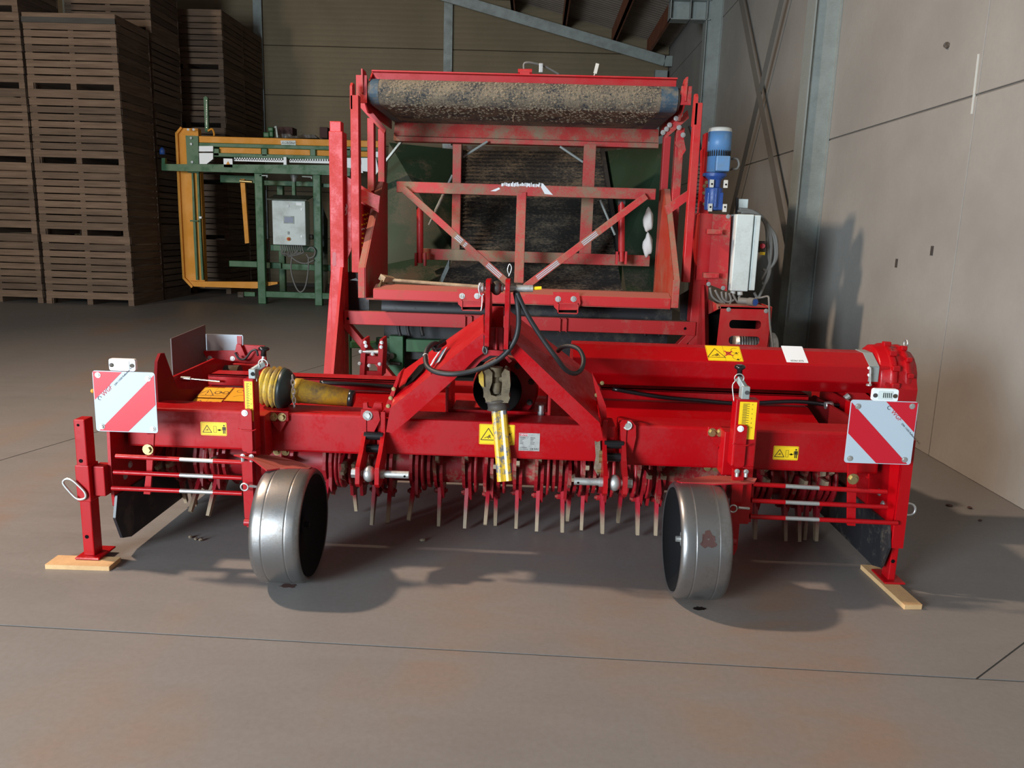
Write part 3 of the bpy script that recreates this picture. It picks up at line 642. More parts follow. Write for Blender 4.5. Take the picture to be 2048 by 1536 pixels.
        part('link_ball', MB().ball(Vector(((xi + xo) / 2, 3.365, ball.z)), 0.037, 0.80, 18).cyl((xi - sg * 0.0, 3.37, ball.z), (xo, 3.37, ball.z), 0.016), 'zinc', T, label='silver lower link ball')
        p0 = Vector((xi, 3.37, ball.z)); d = -sg
        lp = part('hitch_pin', MB().cyl(p0 + Vector((d * 0.03, 0, 0)), Vector((xo - d * 0.03, 3.37, ball.z)), 0.0145).cyl(p0 + Vector((d * 0.008, 0, 0)), p0 + Vector((d * 0.025, 0, 0)), 0.021).cyl(p0 + Vector((d * 0.02, 0, 0)), p0 + Vector((d * 0.135, 0, 0)), 0.0165).cyl(Vector((xo - d * 0.01, 3.37, ball.z)), Vector((xo - d * 0.035, 3.37, ball.z)), 0.023, n=6), 'zinc', T, 0.002, label='zinc plated lower link pin')
        e = p0 + Vector((d * 0.118, -0.0168, -0.002)); part('pin_hole', MB().cyl(e, e + Vector((0, -0.001, 0)), 0.005, n=10), 'void', lp)
        for z in (0.545, 0.605): part('spacer', MB().cyl((xi, 3.475, z), (xo, 3.475, z), 0.019), 'blackgloss', T, label='black round spacer')
    part('beam_bracket', MB().px([(722, 819), (757, 823), (760, 840), (733, 895), (722, 905), (718, 880)], 3.475, 0.02), 'red', T, 0.003)
    part('beam_bracket', MB().px([(1240, 848), (1246, 840), (1262, 840), (1272, 852), (1272, 875), (1262, 920), (1243, 905)], 3.478, 0.02), 'red', T, 0.003)
    mb = MB(); mb.bolt(P(735, 831, 3.475), (0, -1, 0), 0.015, 0.012); mb.cyl(P(735, 831, 3.477), P(735, 831, 3.466), 0.0215); mb.bolt(P(1255, 851, 3.478), (0, -1, 0), 0.014, 0.012); mb.cyl(P(1255, 851, 3.48), P(1255, 851, 3.47), 0.020)
    part('bolt', mb, 'zinc', T)
    part('toggle_bracket', MB().px([(726, 806), (734, 806), (735, 815), (745, 817), (748, 806), (763, 807), (764, 822), (726, 820)], 3.56, 0.03), 'red', T, 0.003)
    mb = MB(); mb.bolt((0.345, 3.46, 0.565), (-1, 0, 0), 0.016, 0.02); mb.bolt((0.345, 3.46, 0.535), (-1, 0, 0), 0.016, 0.02); mb.bolt((0.350, 3.46, 0.48), (-1, 0, 0), 0.010, 0.03)
    part('bolt', mb, 'brass', T)
    part('soil_cake', MB().px([(1190, 885), (1200, 880), (1203, 935), (1196, 952), (1188, 938), (1192, 915)], 3.46, 0.02), 'soil', T, 0.004)
    # ---- gearbox, PTO yoke and profile tube
    g = Vector((P(1012, 772, 3.92).x, 3.92, P(1012, 772, 3.92).z))
    part('gearbox', MB().lathe([(0, 0.02), (0, 0.155), (0.05, 0.165), (0.12, 0.15), (0.16, 0.13), (0.35, 0.12), (0.36, 0.02)], g - Vector((0, 0.10, 0)), (0, 1, 0), 28).box(g.x - 0.15, g.x + 0.15, 3.98, 4.3, 0.60, 0.80), 'redtop', T, 0.004)
    part('pto_bell', MB().lathe([(0.0, 0.01), (0.0, 0.080), (-0.09, 0.118), (-0.09, 0.112), (-0.012, 0.076), (-0.012, 0.01)], g - Vector((0.035, 0.102, -0.015)), (0, 1, 0), 28), 'void', T, label='black guard bell')
    mb = MB()
    for i in range(8):
        an = math.radians(45 * i + 20); mb.bolt(g + Vector((0.135 * math.cos(an), -0.10, 0.135 * math.sin(an))), (0, -1, 0), 0.010, 0.010)
    part('bolt', mb, 'darksteel', T)
    part('gearbox_bracket', MB().box(-0.40, -0.385, 3.68, 4.0, 0.585, 0.80).box(0.09, 0.105, 3.68, 4.0, 0.585, 0.80).box(-0.39, 0.10, 3.72, 3.74, 0.655, 0.685).box(-0.38, -0.26, 3.70, 3.74, 0.61, 0.64), 'red', T, 0.004)
    part('gearbox_plate', MB().box(-0.38, 0.09, 3.74, 4.02, 0.66, 0.67).box(-0.355, 0.07, 3.76, 3.775, 0.58, 0.66), 'red', T, 0.003)
    mb = MB(); mb.bolt((-0.255, 3.69, 0.632), (1, 0, 0), 0.012, 0.02); mb.cyl((0.06, 3.72, 0.68), (0.06, 3.72, 0.72), 0.014, n=8); mb.cyl((0.06, 3.72, 0.66), (0.06, 3.72, 0.69), 0.017, n=8)
    part('bolt', mb, 'zinc', T)
    Y = 3.52
    pt = P(990, 790, Y); q = lambda x, y, d=0.0: P(x, y, Y + d)
    yk = part('pto_yoke', MB().px([(958, 752), (968, 742), (978, 738), (985, 745), (984, 765), (979, 780), (982, 790), (992, 793), (1002, 790), (1004, 768), (1003, 748), (1010, 738), (1019, 742), (1021, 770), (1018, 790), (1020, 796), (1016, 806), (972, 804), (968, 792), (966, 778), (958, 765)], Y - 0.045, 0.09), 'ptoyoke', T, 0.010, label='greasy brown universal joint yoke')
    part('cross_joint', MB().cyl(q(993, 734), q(992, 752), 0.030).cyl(q(992, 752), q(992, 780), 0.021).cyl(q(992, 764), q(992, 786), 0.026).cyl(q(968, 757), q(1016, 757), 0.016).box(q(985, 0).x, q(1002, 0).x, Y, 3.86, 0.79, 0.83), 'ptoyoke', yk, 0.003)
    part('yoke_guard', MB().px([(957, 750), (964, 742), (967, 750), (968, 775), (963, 772), (958, 764)], Y - 0.055, 0.02), 'ptoyellow', yk, 0.004)
    a = q(994, 797); b = q(997, 816)
    part('collar', MB().lathe([(0, 0.050), (0.008, 0.056), (0.015, 0.048), (0.04, 0.048), (0.046, 0.053), (0.05, 0.040)], a, b - a, 24), 'darksteel', yk, label='worn bright steel collar')
    a = q(998, 816); b = P(1010, 962, 3.44); ax = (b - a).normalized(); e1 = Vector((1, 0, 0)); e1 = (e1 - ax * e1.dot(ax)).normalized(); e2 = ax.cross(e1)
    prof = []
    for k in range(3):
        for i in range(6):
            an = 2 * math.pi * k / 3 + 0.5 + (i - 2.5) * 0.33; rr = (0.026, 0.035, 0.038, 0.038, 0.035, 0.026)[i]; prof.append(e1 * rr * math.cos(an) + e2 * rr * math.sin(an))
    part('profile_tube', MB().loft([a + p for p in prof], [b + p for p in prof]), 'ptotube', T, 0.002, label='yellow three-lobed telescopic drive tube')
    # ---- drive shaft cover and chain case on the right
    def sec(py, Y, px=1450): v = P(px, py, Y); return (Y, v.z)
    S_ = [sec(697, 4.16), sec(724, 4.06), sec(757, 4.06), sec(777, 4.12), (4.36, 0.74), (4.42, 0.83), (4.36, 0.93), (4.26, 0.965)]
    part('shaft_cover', MB().yz(S_, 0.22, 1.90), 'red', T, 0.006)
    A = (S_[0], S_[1]); fr = Frame((0, A[1][0], A[1][1]), (1, 0, 0), (0, A[0][0] - A[1][0], A[0][1] - A[1][1])); nfix(fr)
    a = onp(fr, 1417, 722); b = onp(fr, 1481, 694); sticker(fr, a[0], a[1] + 0.004, onp(fr, 1487, 722)[0] - a[0], b[1] - a[1], 'hands')
    a = onp(fr, 1574, 726); b = onp(fr, 1612, 697)
    f2 = Frame(fr.p(a[0], a[1] + 0.006), fr.r, fr.u); w_ = onp(fr, 1617, 726)[0] - a[0]; h_ = b[1] - a[1] + 0.01
    mb = MB(); f2.poly(mb, rrect(0, 0, w_, h_, 0.004), 0.0004, 0.001); st = part('number_sticker', mb, 'white', T, label='white sticker with an eight-digit number')
    text('sticker_text', '65361375', 0.017, f2, w_ * .5, 0.008, 'ink', st, align='CENTER')
    mb = MB()
    for (y0, z0), (y1, z1) in ((S_[0], S_[1]), (S_[1], S_[2]), (S_[7], S_[0])):
        d = Vector((0, y1 - y0, z1 - z0)); n = Vector((0, d.z, -d.y)).normalized(); n = n if n.y < 0 or n.z > 0.5 else -n
        e = d * (1.0 if (y0, z0) != S_[1] else 0.88)
        mb.loft([Vector((1.745, y0, z0)), Vector((1.795, y0, z0)), Vector((1.795, y0, z0)) + n * 0.004, Vector((1.745, y0, z0)) + n * 0.004],
                [Vector((1.745, y0, z0)) + e, Vector((1.795, y0, z0)) + e, Vector((1.795, y0, z0)) + e + n * 0.004, Vector((1.745, y0, z0)) + e + n * 0.004])
    st = part('cover_strap', mb, 'galv', T, 0.001, label='steel strap over the cover')
    a = P(1741, 735, 4.03); b = P(1740, 772, 4.03); part('strap_rod', MB().cyl(a, b, 0.005, n=8).cyl(P(1738, 736, 4.05), P(1738, 736, 4.04), 0.008, n=8).cyl(P(1738, 750, 4.05), P(1738, 750, 4.04), 0.008, n=8).cyl(P(1738, 768, 4.03), P(1738, 771, 4.03), 0.014, n=10), 'zinc', st)
    c = Vector((1.80, 4.22, 0.83)); R = 0.175
    part('chain_case', MB().lathe([(0.0, 0.05), (0.0, R * .93), (0.012, R * .99), (0.05, R), (0.06, R * 1.05), (0.085, R * 1.05), (0.095, R * .98), (0.125, R * .97), (0.14, R * 1.03), (0.16, R * 1.0), (0.175, R * .90), (0.205, R * .84), (0.212, R * .3)], c, (1, 0, 0), 20).yz([(4.06, 0.86), (4.03, 0.80), (4.05, 0.35), (4.12, 0.22), (4.32, 0.22), (4.40, 0.35), (4.42, 0.86)], 1.83, 1.99).yz([(4.03, 0.66), (4.015, 0.64), (4.02, 0.40), (4.4, 0.4), (4.4, 0.66)], 1.815, 2.0), 'red', T, 0.008)
    mb = MB()
    for i in range(7):
        an = math.radians(100 + 28 * i); p = c + Vector((0.075, R * 1.05 * math.cos(an), R * 1.05 * math.sin(an))); mb.cut().box(p.x - 0.020, p.x + 0.020, p.y - 0.016, p.y + 0.016, p.z - 0.014, p.z + 0.014)
        p = c + Vector((0.15, R * 1.03 * math.cos(an + .2), R * 1.03 * math.sin(an + .2))); mb.cut().box(p.x - 0.016, p.x + 0.016, p.y - 0.014, p.y + 0.014, p.z - 0.012, p.z + 0.012)
    part('case_lug', mb, 'red', T, 0.005)
    p = c + Vector((0.19, 0.0, 0.155)); part('lifting_eye', MB().tube([p + Vector((0, 0.02 * math.cos(t), 0.03 + 0.02 * math.sin(t))) for t in [i * 2 * math.pi / 8 for i in range(8)]], 0.005, 6, 3, True).cyl(p - Vector((0, 0, .02)), p + Vector((0, 0, 0.012)), 0.012), 'zinc', T, label='bolt with round lifting eye')
    part('bearing_housing', MB().px([(1690, 785), (1722, 780), (1742, 795), (1742, 830), (1690, 830)], 4.12, 0.2), 'red', T, 0.006)
    part('hose_fitting', MB().cyl(P(1690, 797, 4.1), P(1698, 791, 4.1), 0.016, n=8).tube([P(1650, 811, 4.1), P(1665, 810, 4.1)], 0.02, 8, 1), 'zinc', T)
    part('rear_drum', MB().cyl(P(1575, 789, 4.6), P(1665, 793, 4.6), 0.06), 'darksteel', T)
    part('rear_pipe', MB().tube([P(1630, 800, 4.5), P(1645, 786, 4.5), P(1655, 800, 4.5)], 0.02, 8), 'darksteel', T)
    # ---- rear beam, rear links and the rear frame seen through the gap
    part('rear_beam', MB().box(-1.85, 1.58, 4.72, 4.84, 0.50, 0.61), 'red', T, 0.008)
    mb = MB()
    for x0 in (722, 757): mb.cut().px([(x0 - 3, 752), (x0, 690), (x0 + 3, 678), (x0 + 8, 678), (x0 + 9, 700), (x0 + 6, 755)], 4.72, 0.14)
    part('rear_link', mb, 'red', T, 0.004)
    part('rear_link_bridge', MB().pxrect(722, 712, 757, 728, 4.74, 0.02).pxrect(720, 742, 756, 752, 4.74, 0.02).pxrect(722, 700, 757, 704, 4.76, 0.03), 'red', T, 0.003)
    mb = MB()
    for x, y in ((730, 685), (732, 692), (763, 685), (762, 694), (721, 703), (719, 727), (759, 728), (738, 731), (745, 708)): mb.bolt(P(x, y, 4.715), (0, -1, 0), 0.007, 0.008)
    mb.cyl(P(722, 703, 4.73), P(757, 704, 4.73), 0.012); part('bolt', mb, 'zinc', T)
    # left rear corner: warning boards seen from behind, lamp bracket, drum
    wb = part('rear_board', MB().px([(401, 668), (484, 670), (486, 673), (486, 697), (474, 702), (401, 700)], 4.95, 0.006), 'signwhite', T, 0.001, label='back of a white warning board')
    part('board_strap', MB().pxrect(474, 672, 483, 690, 4.944, 0.004), 'redplain', wb)
    part('board_strap', MB().pxrect(398, 668, 408, 702, 4.944, 0.004), 'redplain', wb)
    a = P(348, 675, 4.55); b = P(349, 742, 4.55)
    part('rear_board', MB().ext([(a.x, 4.50, a.z), (a.x + 0.02, 4.94, a.z + 0.03), (a.x + 0.02, 4.94, b.z - 0.03), (a.x, 4.50, b.z - 0.03)], (0.006, 0, 0)), 'boardback', T, 0.001, label='side warning board standing edge-on')
    part('lamp_bracket', MB().px([(405, 702), (470, 702), (486, 690), (528, 692), (532, 722), (500, 732), (420, 728)], 4.90, 0.02), 'red', T, 0.004)
    part('lamp_bracket', MB().px([(473, 688), (481, 690), (490, 711), (478, 712), (470, 702)], 4.87, 0.025), 'red', T, 0.003)
    mb = MB(); mb.bolt(P(420, 716, 4.9), (0, -1, 0), 0.010); mb.bolt(P(465, 717, 4.9), (0, -1, 0), 0.010); part('bolt', mb, 'zinc', T)
    part('lamp_cable', MB().tube([P(470, 705, 4.86), P(478, 717, 4.86), P(490, 718, 4.86), P(502, 703, 4.86), P(512, 700, 4.86), P(516, 712, 4.86)], 0.007, 6), 'black', T)
    a = P(412, 748, 4.75); b = P(480, 748, 4.75); part('ridging_drum', MB().cyl(a, b, 0.055, n=20), 'darksteel', T)
    part('rear_frame', MB().pxrect(385, 728, 535, 748, 4.84, 0.05), 'red', T, 0.004)
    # ---- wide-angle shaft guard lying on the left beam
    a = P(526, 771, 3.62); b = P(726, 800, 3.62); ax = (b - a).normalized()
    r = lambda px: (P(px, 780, 3.64) - P(528, 780, 3.64)).length
    gd = part('shaft_guard', MB().lathe([(0, 0.05), (0, 0.082), (0.014, 0.092), (0.02, 0.078), (0.024, 0.080), (0.040, 0.098), (0.046, 0.082), (0.05, 0.084), (0.066, 0.102), (0.072, 0.086), (0.076, 0.088), (0.088, 0.100), (0.092, 0.05)], a, ax, 32), 'ptoyellow', T, label='yellow ribbed shaft guard bell')
    part('guard_boot', MB().lathe([(0.088, 0.099), (0.11, 0.094), (0.14, 0.068), (0.155, 0.050), (0.16, 0.02)], a, ax, 28), 'bellgreen', gd, label='black rubber guard boot')
    part('guard_cone', MB().lathe([(0.145, 0.02), (0.145, 0.056), (0.18, 0.060), (0.182, 0.057), (0.41, 0.041), (0.41, 0.02)], a, ax, 28), 'ptoyellow', gd, label='worn yellow plastic guard cone')
    part('guard_cap', MB().lathe([(0.41, 0.041), (0.432, 0.039), (0.437, 0.02)], a, ax, 24), 'blackgloss', gd, label='black end cap')
    mb = MB()
    for k in range(7):
        p = P(585 + k * 0.6, 756 + k * 9, 3.545); w_ = Vector((0.006, 0, 0)) if k % 2 else Vector((0.0, -0.006, 0))
        mb.tube([p + w_ + Vector((0, 0, .012)), p - w_ + Vector((0, 0, .012)), p - w_ - Vector((0, 0, .012)), p + w_ - Vector((0, 0, .012))], 0.0022, 5, 3, True)
    part('safety_chain', mb, 'zinc', gd)
    # ---- hydraulic hoses at the headstock
    H = [(882, 690), (868, 687), (855, 698), (851, 715), (855, 733), (872, 744), (905, 748), (945, 742), (985, 726), (1012, 706), (1030, 680), (1037, 650), (1036, 615), (1031, 585)]
    part('hose', MB().tube([P(x, y, (3.64, 3.60, 3.55, 3.50, 3.44, 3.39)[i] if i < 6 else 3.36 if i < 13 else 3.39) for i, (x, y) in enumerate(H)], 0.0115, 10), 'black', T, label='black hydraulic hose looped to the left')
    part('hose_label', MB().tube([P(851, 710, 3.515), P(852.5, 722, 3.49)], 0.0123, 10, 1), 'white', T)
    H = [(1034, 585), (1046, 612), (1062, 642), (1088, 682), (1112, 715), (1132, 740), (1150, 747), (1163, 738), (1167, 718), (1158, 699), (1141, 692), (1125, 694), (1116, 702)]
    part('hose', MB().tube([P(x, y, 3.37 if i < 5 else 3.37 + 0.04 * (i - 4)) for i, (x, y) in enumerate(H)], 0.0105, 10), 'black', T, label='black hydraulic hose looped to the right')
    part('hose_coupling', MB().ball(P(873, 694, 3.62), 0.025, 1.0, 12).cyl(P(873, 694, 3.62), P(888, 684, 3.66), 0.017), 'blackgloss', T)
    # ---- gauge wheel assemblies
    def gauge(sg, xw, face0, face1, top_, leg, fend, crank):
        yw = 3.25; wz = 0.2535; R = 0.2525; W = 0.212
        prof_k = 0.975; c = Vector((xw, yw, wz)); out = Vector((sg, 0, 0))     # out: from the inner dish to the leg side
        o = c - out * (W / 2)
        prof = [(0.075, 0.02), (0.070, 0.15), (0.008, 0.226), (0.0, 0.236), (0.004, 0.245), (0.016, 0.2525), (0.030, 0.2558), (0.059, 0.2574), (0.0625, 0.2575), (0.064, 0.2565), (0.0665, 0.2565), (0.068, 0.2577), (0.072, 0.2578), (0.118, 0.2588), (0.163, 0.2578), (0.167, 0.2577), (0.1685, 0.2566), (0.171, 0.2566), (0.1725, 0.2575), (0.176, 0.2574), (0.205, 0.2556), (0.222, 0.250), (0.232, 0.240), (0.235, 0.226), (0.235, 0.21), (0.20, 0.15), (0.20, 0.02)]
        wh = part('gauge_wheel', MB().lathe([(t * 0.90, r_ * prof_k) for t, r_ in prof], o, out, 64), 'steelwheel', T, label='worn bare steel gauge wheel')
        part('wheel_dish', MB().lathe([(0.064, 0.03), (0.060, 0.15), (0.006, 0.2195), (0.002, 0.2210), (0.056, 0.15), (0.060, 0.03)], o, out, 48, True), 'blackmatt', wh, label='black dished wheel disc')
        part('hub', MB().cyl(o + out * 0.07, o + out * 0.045, 0.032).cyl(o + out * 0.05, o + out * 0.022, 0.013, n=8), 'zinc' if sg > 0 else 'blackmatt', wh, label='axle hub nut')  # left hub blackened to paint in the shade inside its dish
        if sg > 0:
            mb = MB(); rr = random.Random(4); pts = []
            for i in range(26):
                t = 2 * math.pi * i / 26; k = 0.032 * (1 + 0.28 * rr.uniform(-1, 1)); pts.append((k * math.cos(t), k * math.sin(t)))
            a0 = math.radians(158); A = []; B_ = []
            for x, y in pts:
                an = a0 - y / R; n_ = Vector((0, math.cos(an), math.sin(an))); q_ = Vector((xw + x, yw, wz))
                A.append(q_ + n_ * 0.2524); B_.append(q_ + n_ * 0.2533)
            part('rust_patch', MB().loft(A, B_), 'rust', wh, label='dark rust patch')
        # square outer post with scale, locking plate, leg below, fender, crank
        a = P(*face0, 3.33); b = P(*face1, 3.33); x0, x1 = min(a.x, b.x), max(a.x, b.x)
        post = part('gauge_post', MB().box(x0, x1, 3.33, 3.40, b.z, a.z), 'red', T, 0.006)
        part('post_clamp', MB().box(x0 - 0.02, x1 + 0.02, 3.40, 3.50, 0.50, 0.70), 'red', T, 0.005)
        fr = Frame((x0, 3.33, b.z), (1, 0, 0), (0, 0, 1)); w_ = x1 - x0; h_ = a.z - b.z; mb = MB()
        fr.rect(mb, w_ * .16, h_ * .42, w_ * .88, h_ * .97, 0.0003, 0.001); sc_ = part('depth_scale', mb, 'yellow', T, label='yellow depth scale sticker'); mb = MB()
        for k in range(22): fr.line(mb, (w_ * .30, h_ * (.94 - .017 * k)), (w_ * (.58 if k % 2 == 0 else .48), h_ * (.94 - .017 * k)), 0.0022)
        part('scale_marks', mb, 'ink', sc_)
        f3 = fr
        for k in range(6): text('scale_figure', str(k * 2), 0.008, f3, w_ * .68, h_ * (.925 - .068 * k), 'ink', sc_)
        lx0, lx1 = P(leg[0], 950, 3.30).x, P(leg[1], 950, 3.30).x; zt = P(leg[0], leg[2], 3.30).z; zb = P(leg[0], leg[3], 3.30).z
        zm = P(leg[0], 905 if sg < 0 else 935, 3.30).z
        part('lock_plate', MB().xz(rrect(lx0, zm, lx1, zt, 0.012), 3.312, 3.328), 'red', T, 0.002)
        mb = MB(); mb.bolt(((lx0 * .62 + lx1 * .38), 3.312, zt - 0.016), (0, -1, 0), 0.009, 0.006); part('bolt', mb, 'white', T)
        part('locking_wire', MB().tube([(lx0 - 0.012, 3.31, zm + 0.105), (lx0, 3.305, zm + 0.10), (lx1, 3.305, zm + 0.098), (lx1 + 0.02, 3.31, zm + 0.105)], 0.003, 6), 'red', T)
        part('gauge_leg', MB().xz([(lx0, zm - 0.01), (lx1, zm - 0.01), (lx1, zb + 0.03), (lx1 - 0.012, zb), (lx0 + 0.014, zb), (lx0 + 0.004, zb + 0.05)], 3.30, 3.325).box(x0 + (x1 - x0) * .55, x1, 3.335, 3.39, 0.30, b.z), 'red', T, 0.003)
        part('axle', MB().cyl((xw + sg * 0.08, yw, wz), ((lx0 + lx1) / 2, yw, wz), 0.016), 'redplain', T, 0.003)
        part('leg_pin', MB().tube([P(leg[4], leg[5], 3.27) + Vector((0.016 * math.cos(t), 0, 0.016 * math.sin(t))) for t in [i * 2 * math.pi / 8 for i in range(8)]], 0.004, 6, 3, True).cyl(P(leg[4] + 10, leg[5] - 2, 3.27), P(leg[4] + 32, leg[5], 3.29), 0.006, n=8), 'zinc', T, label='ring-headed locking pin')
        pts = [Vector(p) for p in fend]; part('fender', MB().ext(pts, (0, 0, -0.006)), 'redtop', T, 0.002, label='dusty red fender plate')
        mb = MB()
        for dx in (0.012, 0.05): mb.bolt((lx0 + dx, 3.285, zm - 0.012), (0, -1, 0), 0.007, 0.006); mb.cyl((lx0 + dx, 3.285, zm - 0.018), (lx0 + dx, 3.285, zm - 0.035), 0.008, n=8)
        part('bolt', mb, 'zinc', T)
        bx, arm0, arm1, sp, kn = crank; Yc = 3.36
        z0 = a.z; bl0 = P(bx[0], bx[3], Yc - 0.02); bl1 = P(bx[1], bx[2], Yc - 0.02)
        ck = part('crank', MB().box(bl0.x, bl1.x, Yc - 0.02, Yc + 0.03, z0, bl1.z).bar(P(*arm0, Yc), P(*arm1, Yc + 0.03), 0.024, 0.024), 'galv', T, 0.003, label='grey depth-adjusting crank')
        part('crank_bore', MB().cyl(P((bx[0] + bx[1]) / 2 + 2, (bx[2] + bx[3]) / 2 + 1, Yc - 0.0205), P((bx[0] + bx[1]) / 2 + 2, (bx[2] + bx[3]) / 2 + 1, Yc - 0.023), 0.009, n=12), 'black', ck)
        s0 = P(*sp[0], Yc + 0.03); s1 = P(*sp[1], Yc + 0.03); part('crank_spindle', MB().cyl(s0, s1, 0.007), 'zinc', ck)
        k0 = P(*kn[0], Yc + 0.03); k1 = P(*kn[1], Yc + 0.03); L = (k1 - k0).length
        part('crank_knob', MB().lathe([(0, 0.008), (0, 0.0125), (L * .55, 0.011), (L * .7, 0.022), (L * .85, 0.0245), (L, 0.018), (L, 0.004)], k0, k1 - k0, 20), 'blackgloss', ck, label='black mushroom knob')
        cp = P(*arm1, Yc + 0.02); d = -sg
        part('clip_ring', MB().tube([cp + Vector((0.020 * math.cos(t), -0.012, 0.020 * math.sin(t))) for t in [math.radians(k) for k in range(-30, 220, 35)]] + [cp + Vector((-0.026 * 1, -0.012, -0.035)), Vector((x0 - 0.006 if sg > 0 else x1 + 0.008, 3.345, z0 - 0.012))], 0.0028, 6), 'zinc', ck)
        # clamp bolts on the beam
        bp = part('clamp_plate', MB().box(min(x0, x1) - (0.075 if sg > 0 else -0.06), max(x0, x1) + (-0.055 if sg > 0 else 0.10), 3.484, 3.50, 0.655, 0.70), 'red', T, 0.003)
        mb = MB(); xs = (x0 - 0.055, x0 - 0.018) if sg > 0 else (x1 + 0.03, x1 + 0.07)
        for x_ in xs: mb.bolt((x_, 3.484, 0.675), (0, -1, 0), 0.013, 0.016); mb.bolt((x_, 3.52, 0.50), (0, -1, 0), 0.012, 0.016)
        part('clamp_bolt', mb, 'brass', bp)
        part('gusset', MB().xz([(xs[0] - 0.01, 0.655), (xs[1] + 0.02, 0.655), ((xs[0] + xs[1]) / 2 + 0.01, 0.60)], 3.48, 3.50), 'red', T, 0.002)
    fL = [P(*q) for q in ((467, 909, 3.30), (487, 914, 3.26), (505, 918, 3.24), (533, 940, 3.20), (560, 936, 3.24), (618, 937, 3.27), (624, 933, 3.29), (600, 924, 3.34), (556, 912, 3.38), (500, 907, 3.38))]
    gauge(-1, -1.026, (485, 758), (512, 902), 0, (484, 505, 820, 1054, 489, 974), fL,
          ((497, 510, 739, 755), (502, 744), (528, 727), ((525, 724), (528, 709)), ((527, 712), (528, 694))))
    fR = [P(*q) for q in ((1514, 956, 3.30), (1509, 965, 3.27), (1490, 967, 3.25), (1468, 966, 3.24), (1430, 968, 3.24), (1362, 964, 3.26), (1353, 961, 3.29), (1388, 955, 3.34), (1422, 951, 3.38), (1470, 952, 3.38))]
    gauge(1, 0.740, (1473, 799), (1508, 935), 0, (1466, 1488, 851, 1110, 1466, 1017), fR,
          ((1483, 1501, 774, 795), (1490, 778), (1477, 756), ((1478, 760), (1479, 748)), ((1479, 752), (1480, 730))))
    # ---- guard rods in front of the wing rotors
    def rods(L, s0, s1, strap, sx):
        for (xa, ya, xb, yb) in L:
            a = P(xa, ya, 3.36); b = P(xb, yb, 3.36); d = b - a; t0 = (s0 - xa) / (xb - xa); t1 = (s1 - xa) / (xb - xa)
            r_ = part('guard_rod', MB().cyl(a, b, 0.0085, n=10), 'red', T); part('rod_tube', MB().cyl(a, a + d * t0, 0.0105, n=10), 'red', r_); part('rod_tube', MB().cyl(a + d * t1, b, 0.0105, n=10), 'red', r_)
            part('rod_sleeve', MB().cyl(a + d * t0, a + d * t1, 0.0095, n=10), 'zinc', r_, label='bare silver middle of the rod')
        q = [P(x, y, 3.375) for x, y in strap]; part('rod_strap', MB().ext(q, (0, 0.012, 0)), 'red', T, 0.002)
        mb = MB(); mb.bolt(P(*sx, 3.37), (0, -1, 0), 0.016, 0.014); part('bolt', mb, 'brass', T)
    rods([(232, 912, 485, 925), (228, 944, 485, 956), (224, 976, 485, 987)], 360, 427, [(292, 868), (308, 868), (306, 910), (300, 989), (287, 988), (293, 940)], (296, 899))
    rods([(1505, 968, 1773, 984), (1503, 1001, 1774, 1014), (1500, 1033, 1795, 1046)], 1570, 1638, [(1697, 929), (1714, 930), (1713, 960), (1711, 1052), (1695, 1051), (1696, 960)], (1706, 958))
    part('rod_frame', MB().pxrect(1497, 960, 1506, 1045, 3.37, 0.02), 'red', T, 0.002)
    # ---- warning boards with lamps
    def board(q, flip, lampq, logo):
        a, b, c_, d = [P(x, y, 3.30) for x, y in q]   # tl tr br bl
        fr = Frame((d + a) / 2 * 0 + d, (1, 0, 0), (0, 0, 1)); w_ = ((b.x - a.x) + (c_.x - d.x)) / 2; h_ = ((a.z - d.z) + (b.z - c_.z)) / 2
        mb = MB(); fr.poly(mb, rrect(0, 0, w_, h_, 0.012), -0.003, 0.0); bd = part('warning_board', mb, 'signwhite', T, label='square red and white striped warning board')
        m_ = (lambda x: w_ - x) if flip else (lambda x: x); e = 0.003
        s1 = [(e, h_ - e), (w_ * .48, h_ - e), (e, h_ * .52)]                     # top corner
        s2 = [(w_ - e, h_ * .96), (w_ - e, h_ * .47), (w_ * .52, e), (w_ * .05, e)]   # wide diagonal
        for s_ in (s1, s2):
            mb = MB(); pts = [(m_(x), y) for x, y in s_]; fr.poly(mb, pts if not flip else pts[::-1], 0.0003, 0.0009); part('stripe', mb, 'signred', bd, label='red reflective stripe')
        mb = MB()
        for x, y in ((.09, .93), (.89, .90), (.10, .08), (.92, .07)): p = fr.p(m_(w_ * x), h_ * y, 0); mb.bolt(p, (0, -1, 0), 0.008, 0.006)
        part('bolt', mb, 'zinc', bd)
        ang = math.radians(45 if not flip else -45); u = (math.cos(ang), math.sin(ang)); x, y = (m_(w_ * .165), h_ * .575) if not flip else (m_(w_ * .45), h_ * .885)
        if flip: x, y = w_ * .60, h_ * .83
        else: x, y = w_ * .16, h_ * .575
        text('board_text', 'WGF', 0.026, fr, x, y, 'redink', bd, ang, 0.001, 0.15)
        dx = 0.072; text('board_text', 'DIN 11030 Reflexfolie RA2', 0.011, fr, x + u[0] * dx + (0.003 if not flip else 0.0), y + u[1] * dx + (0.0), 'ink', bd, ang, 0.001)
        mb = MB(); cx, cy = x - u[0] * 0.017 + (-u[1]) * 0.008, y - u[1] * 0.017 + u[0] * 0.008; fr.path(mb, arc(cx, cy, 0.008, 20, 300, 10), 0.002); part('logo_ring', mb, 'ink', bd)
        l0 = P(lampq[0], lampq[3], 3.31); l1 = P(lampq[2], lampq[1], 3.31); f2 = Frame(l0, (1, 0, 0), (0, 0, 1)); lw, lh = l1.x - l0.x, l1.z - l0.z
        mb = MB(); f2.poly(mb, rrect(0, 0, lw, lh, 0.010), -0.008, 0.010); lm = part('marker_lamp', mb, 'white', T, 0.003, label='white rectangular marker lamp')
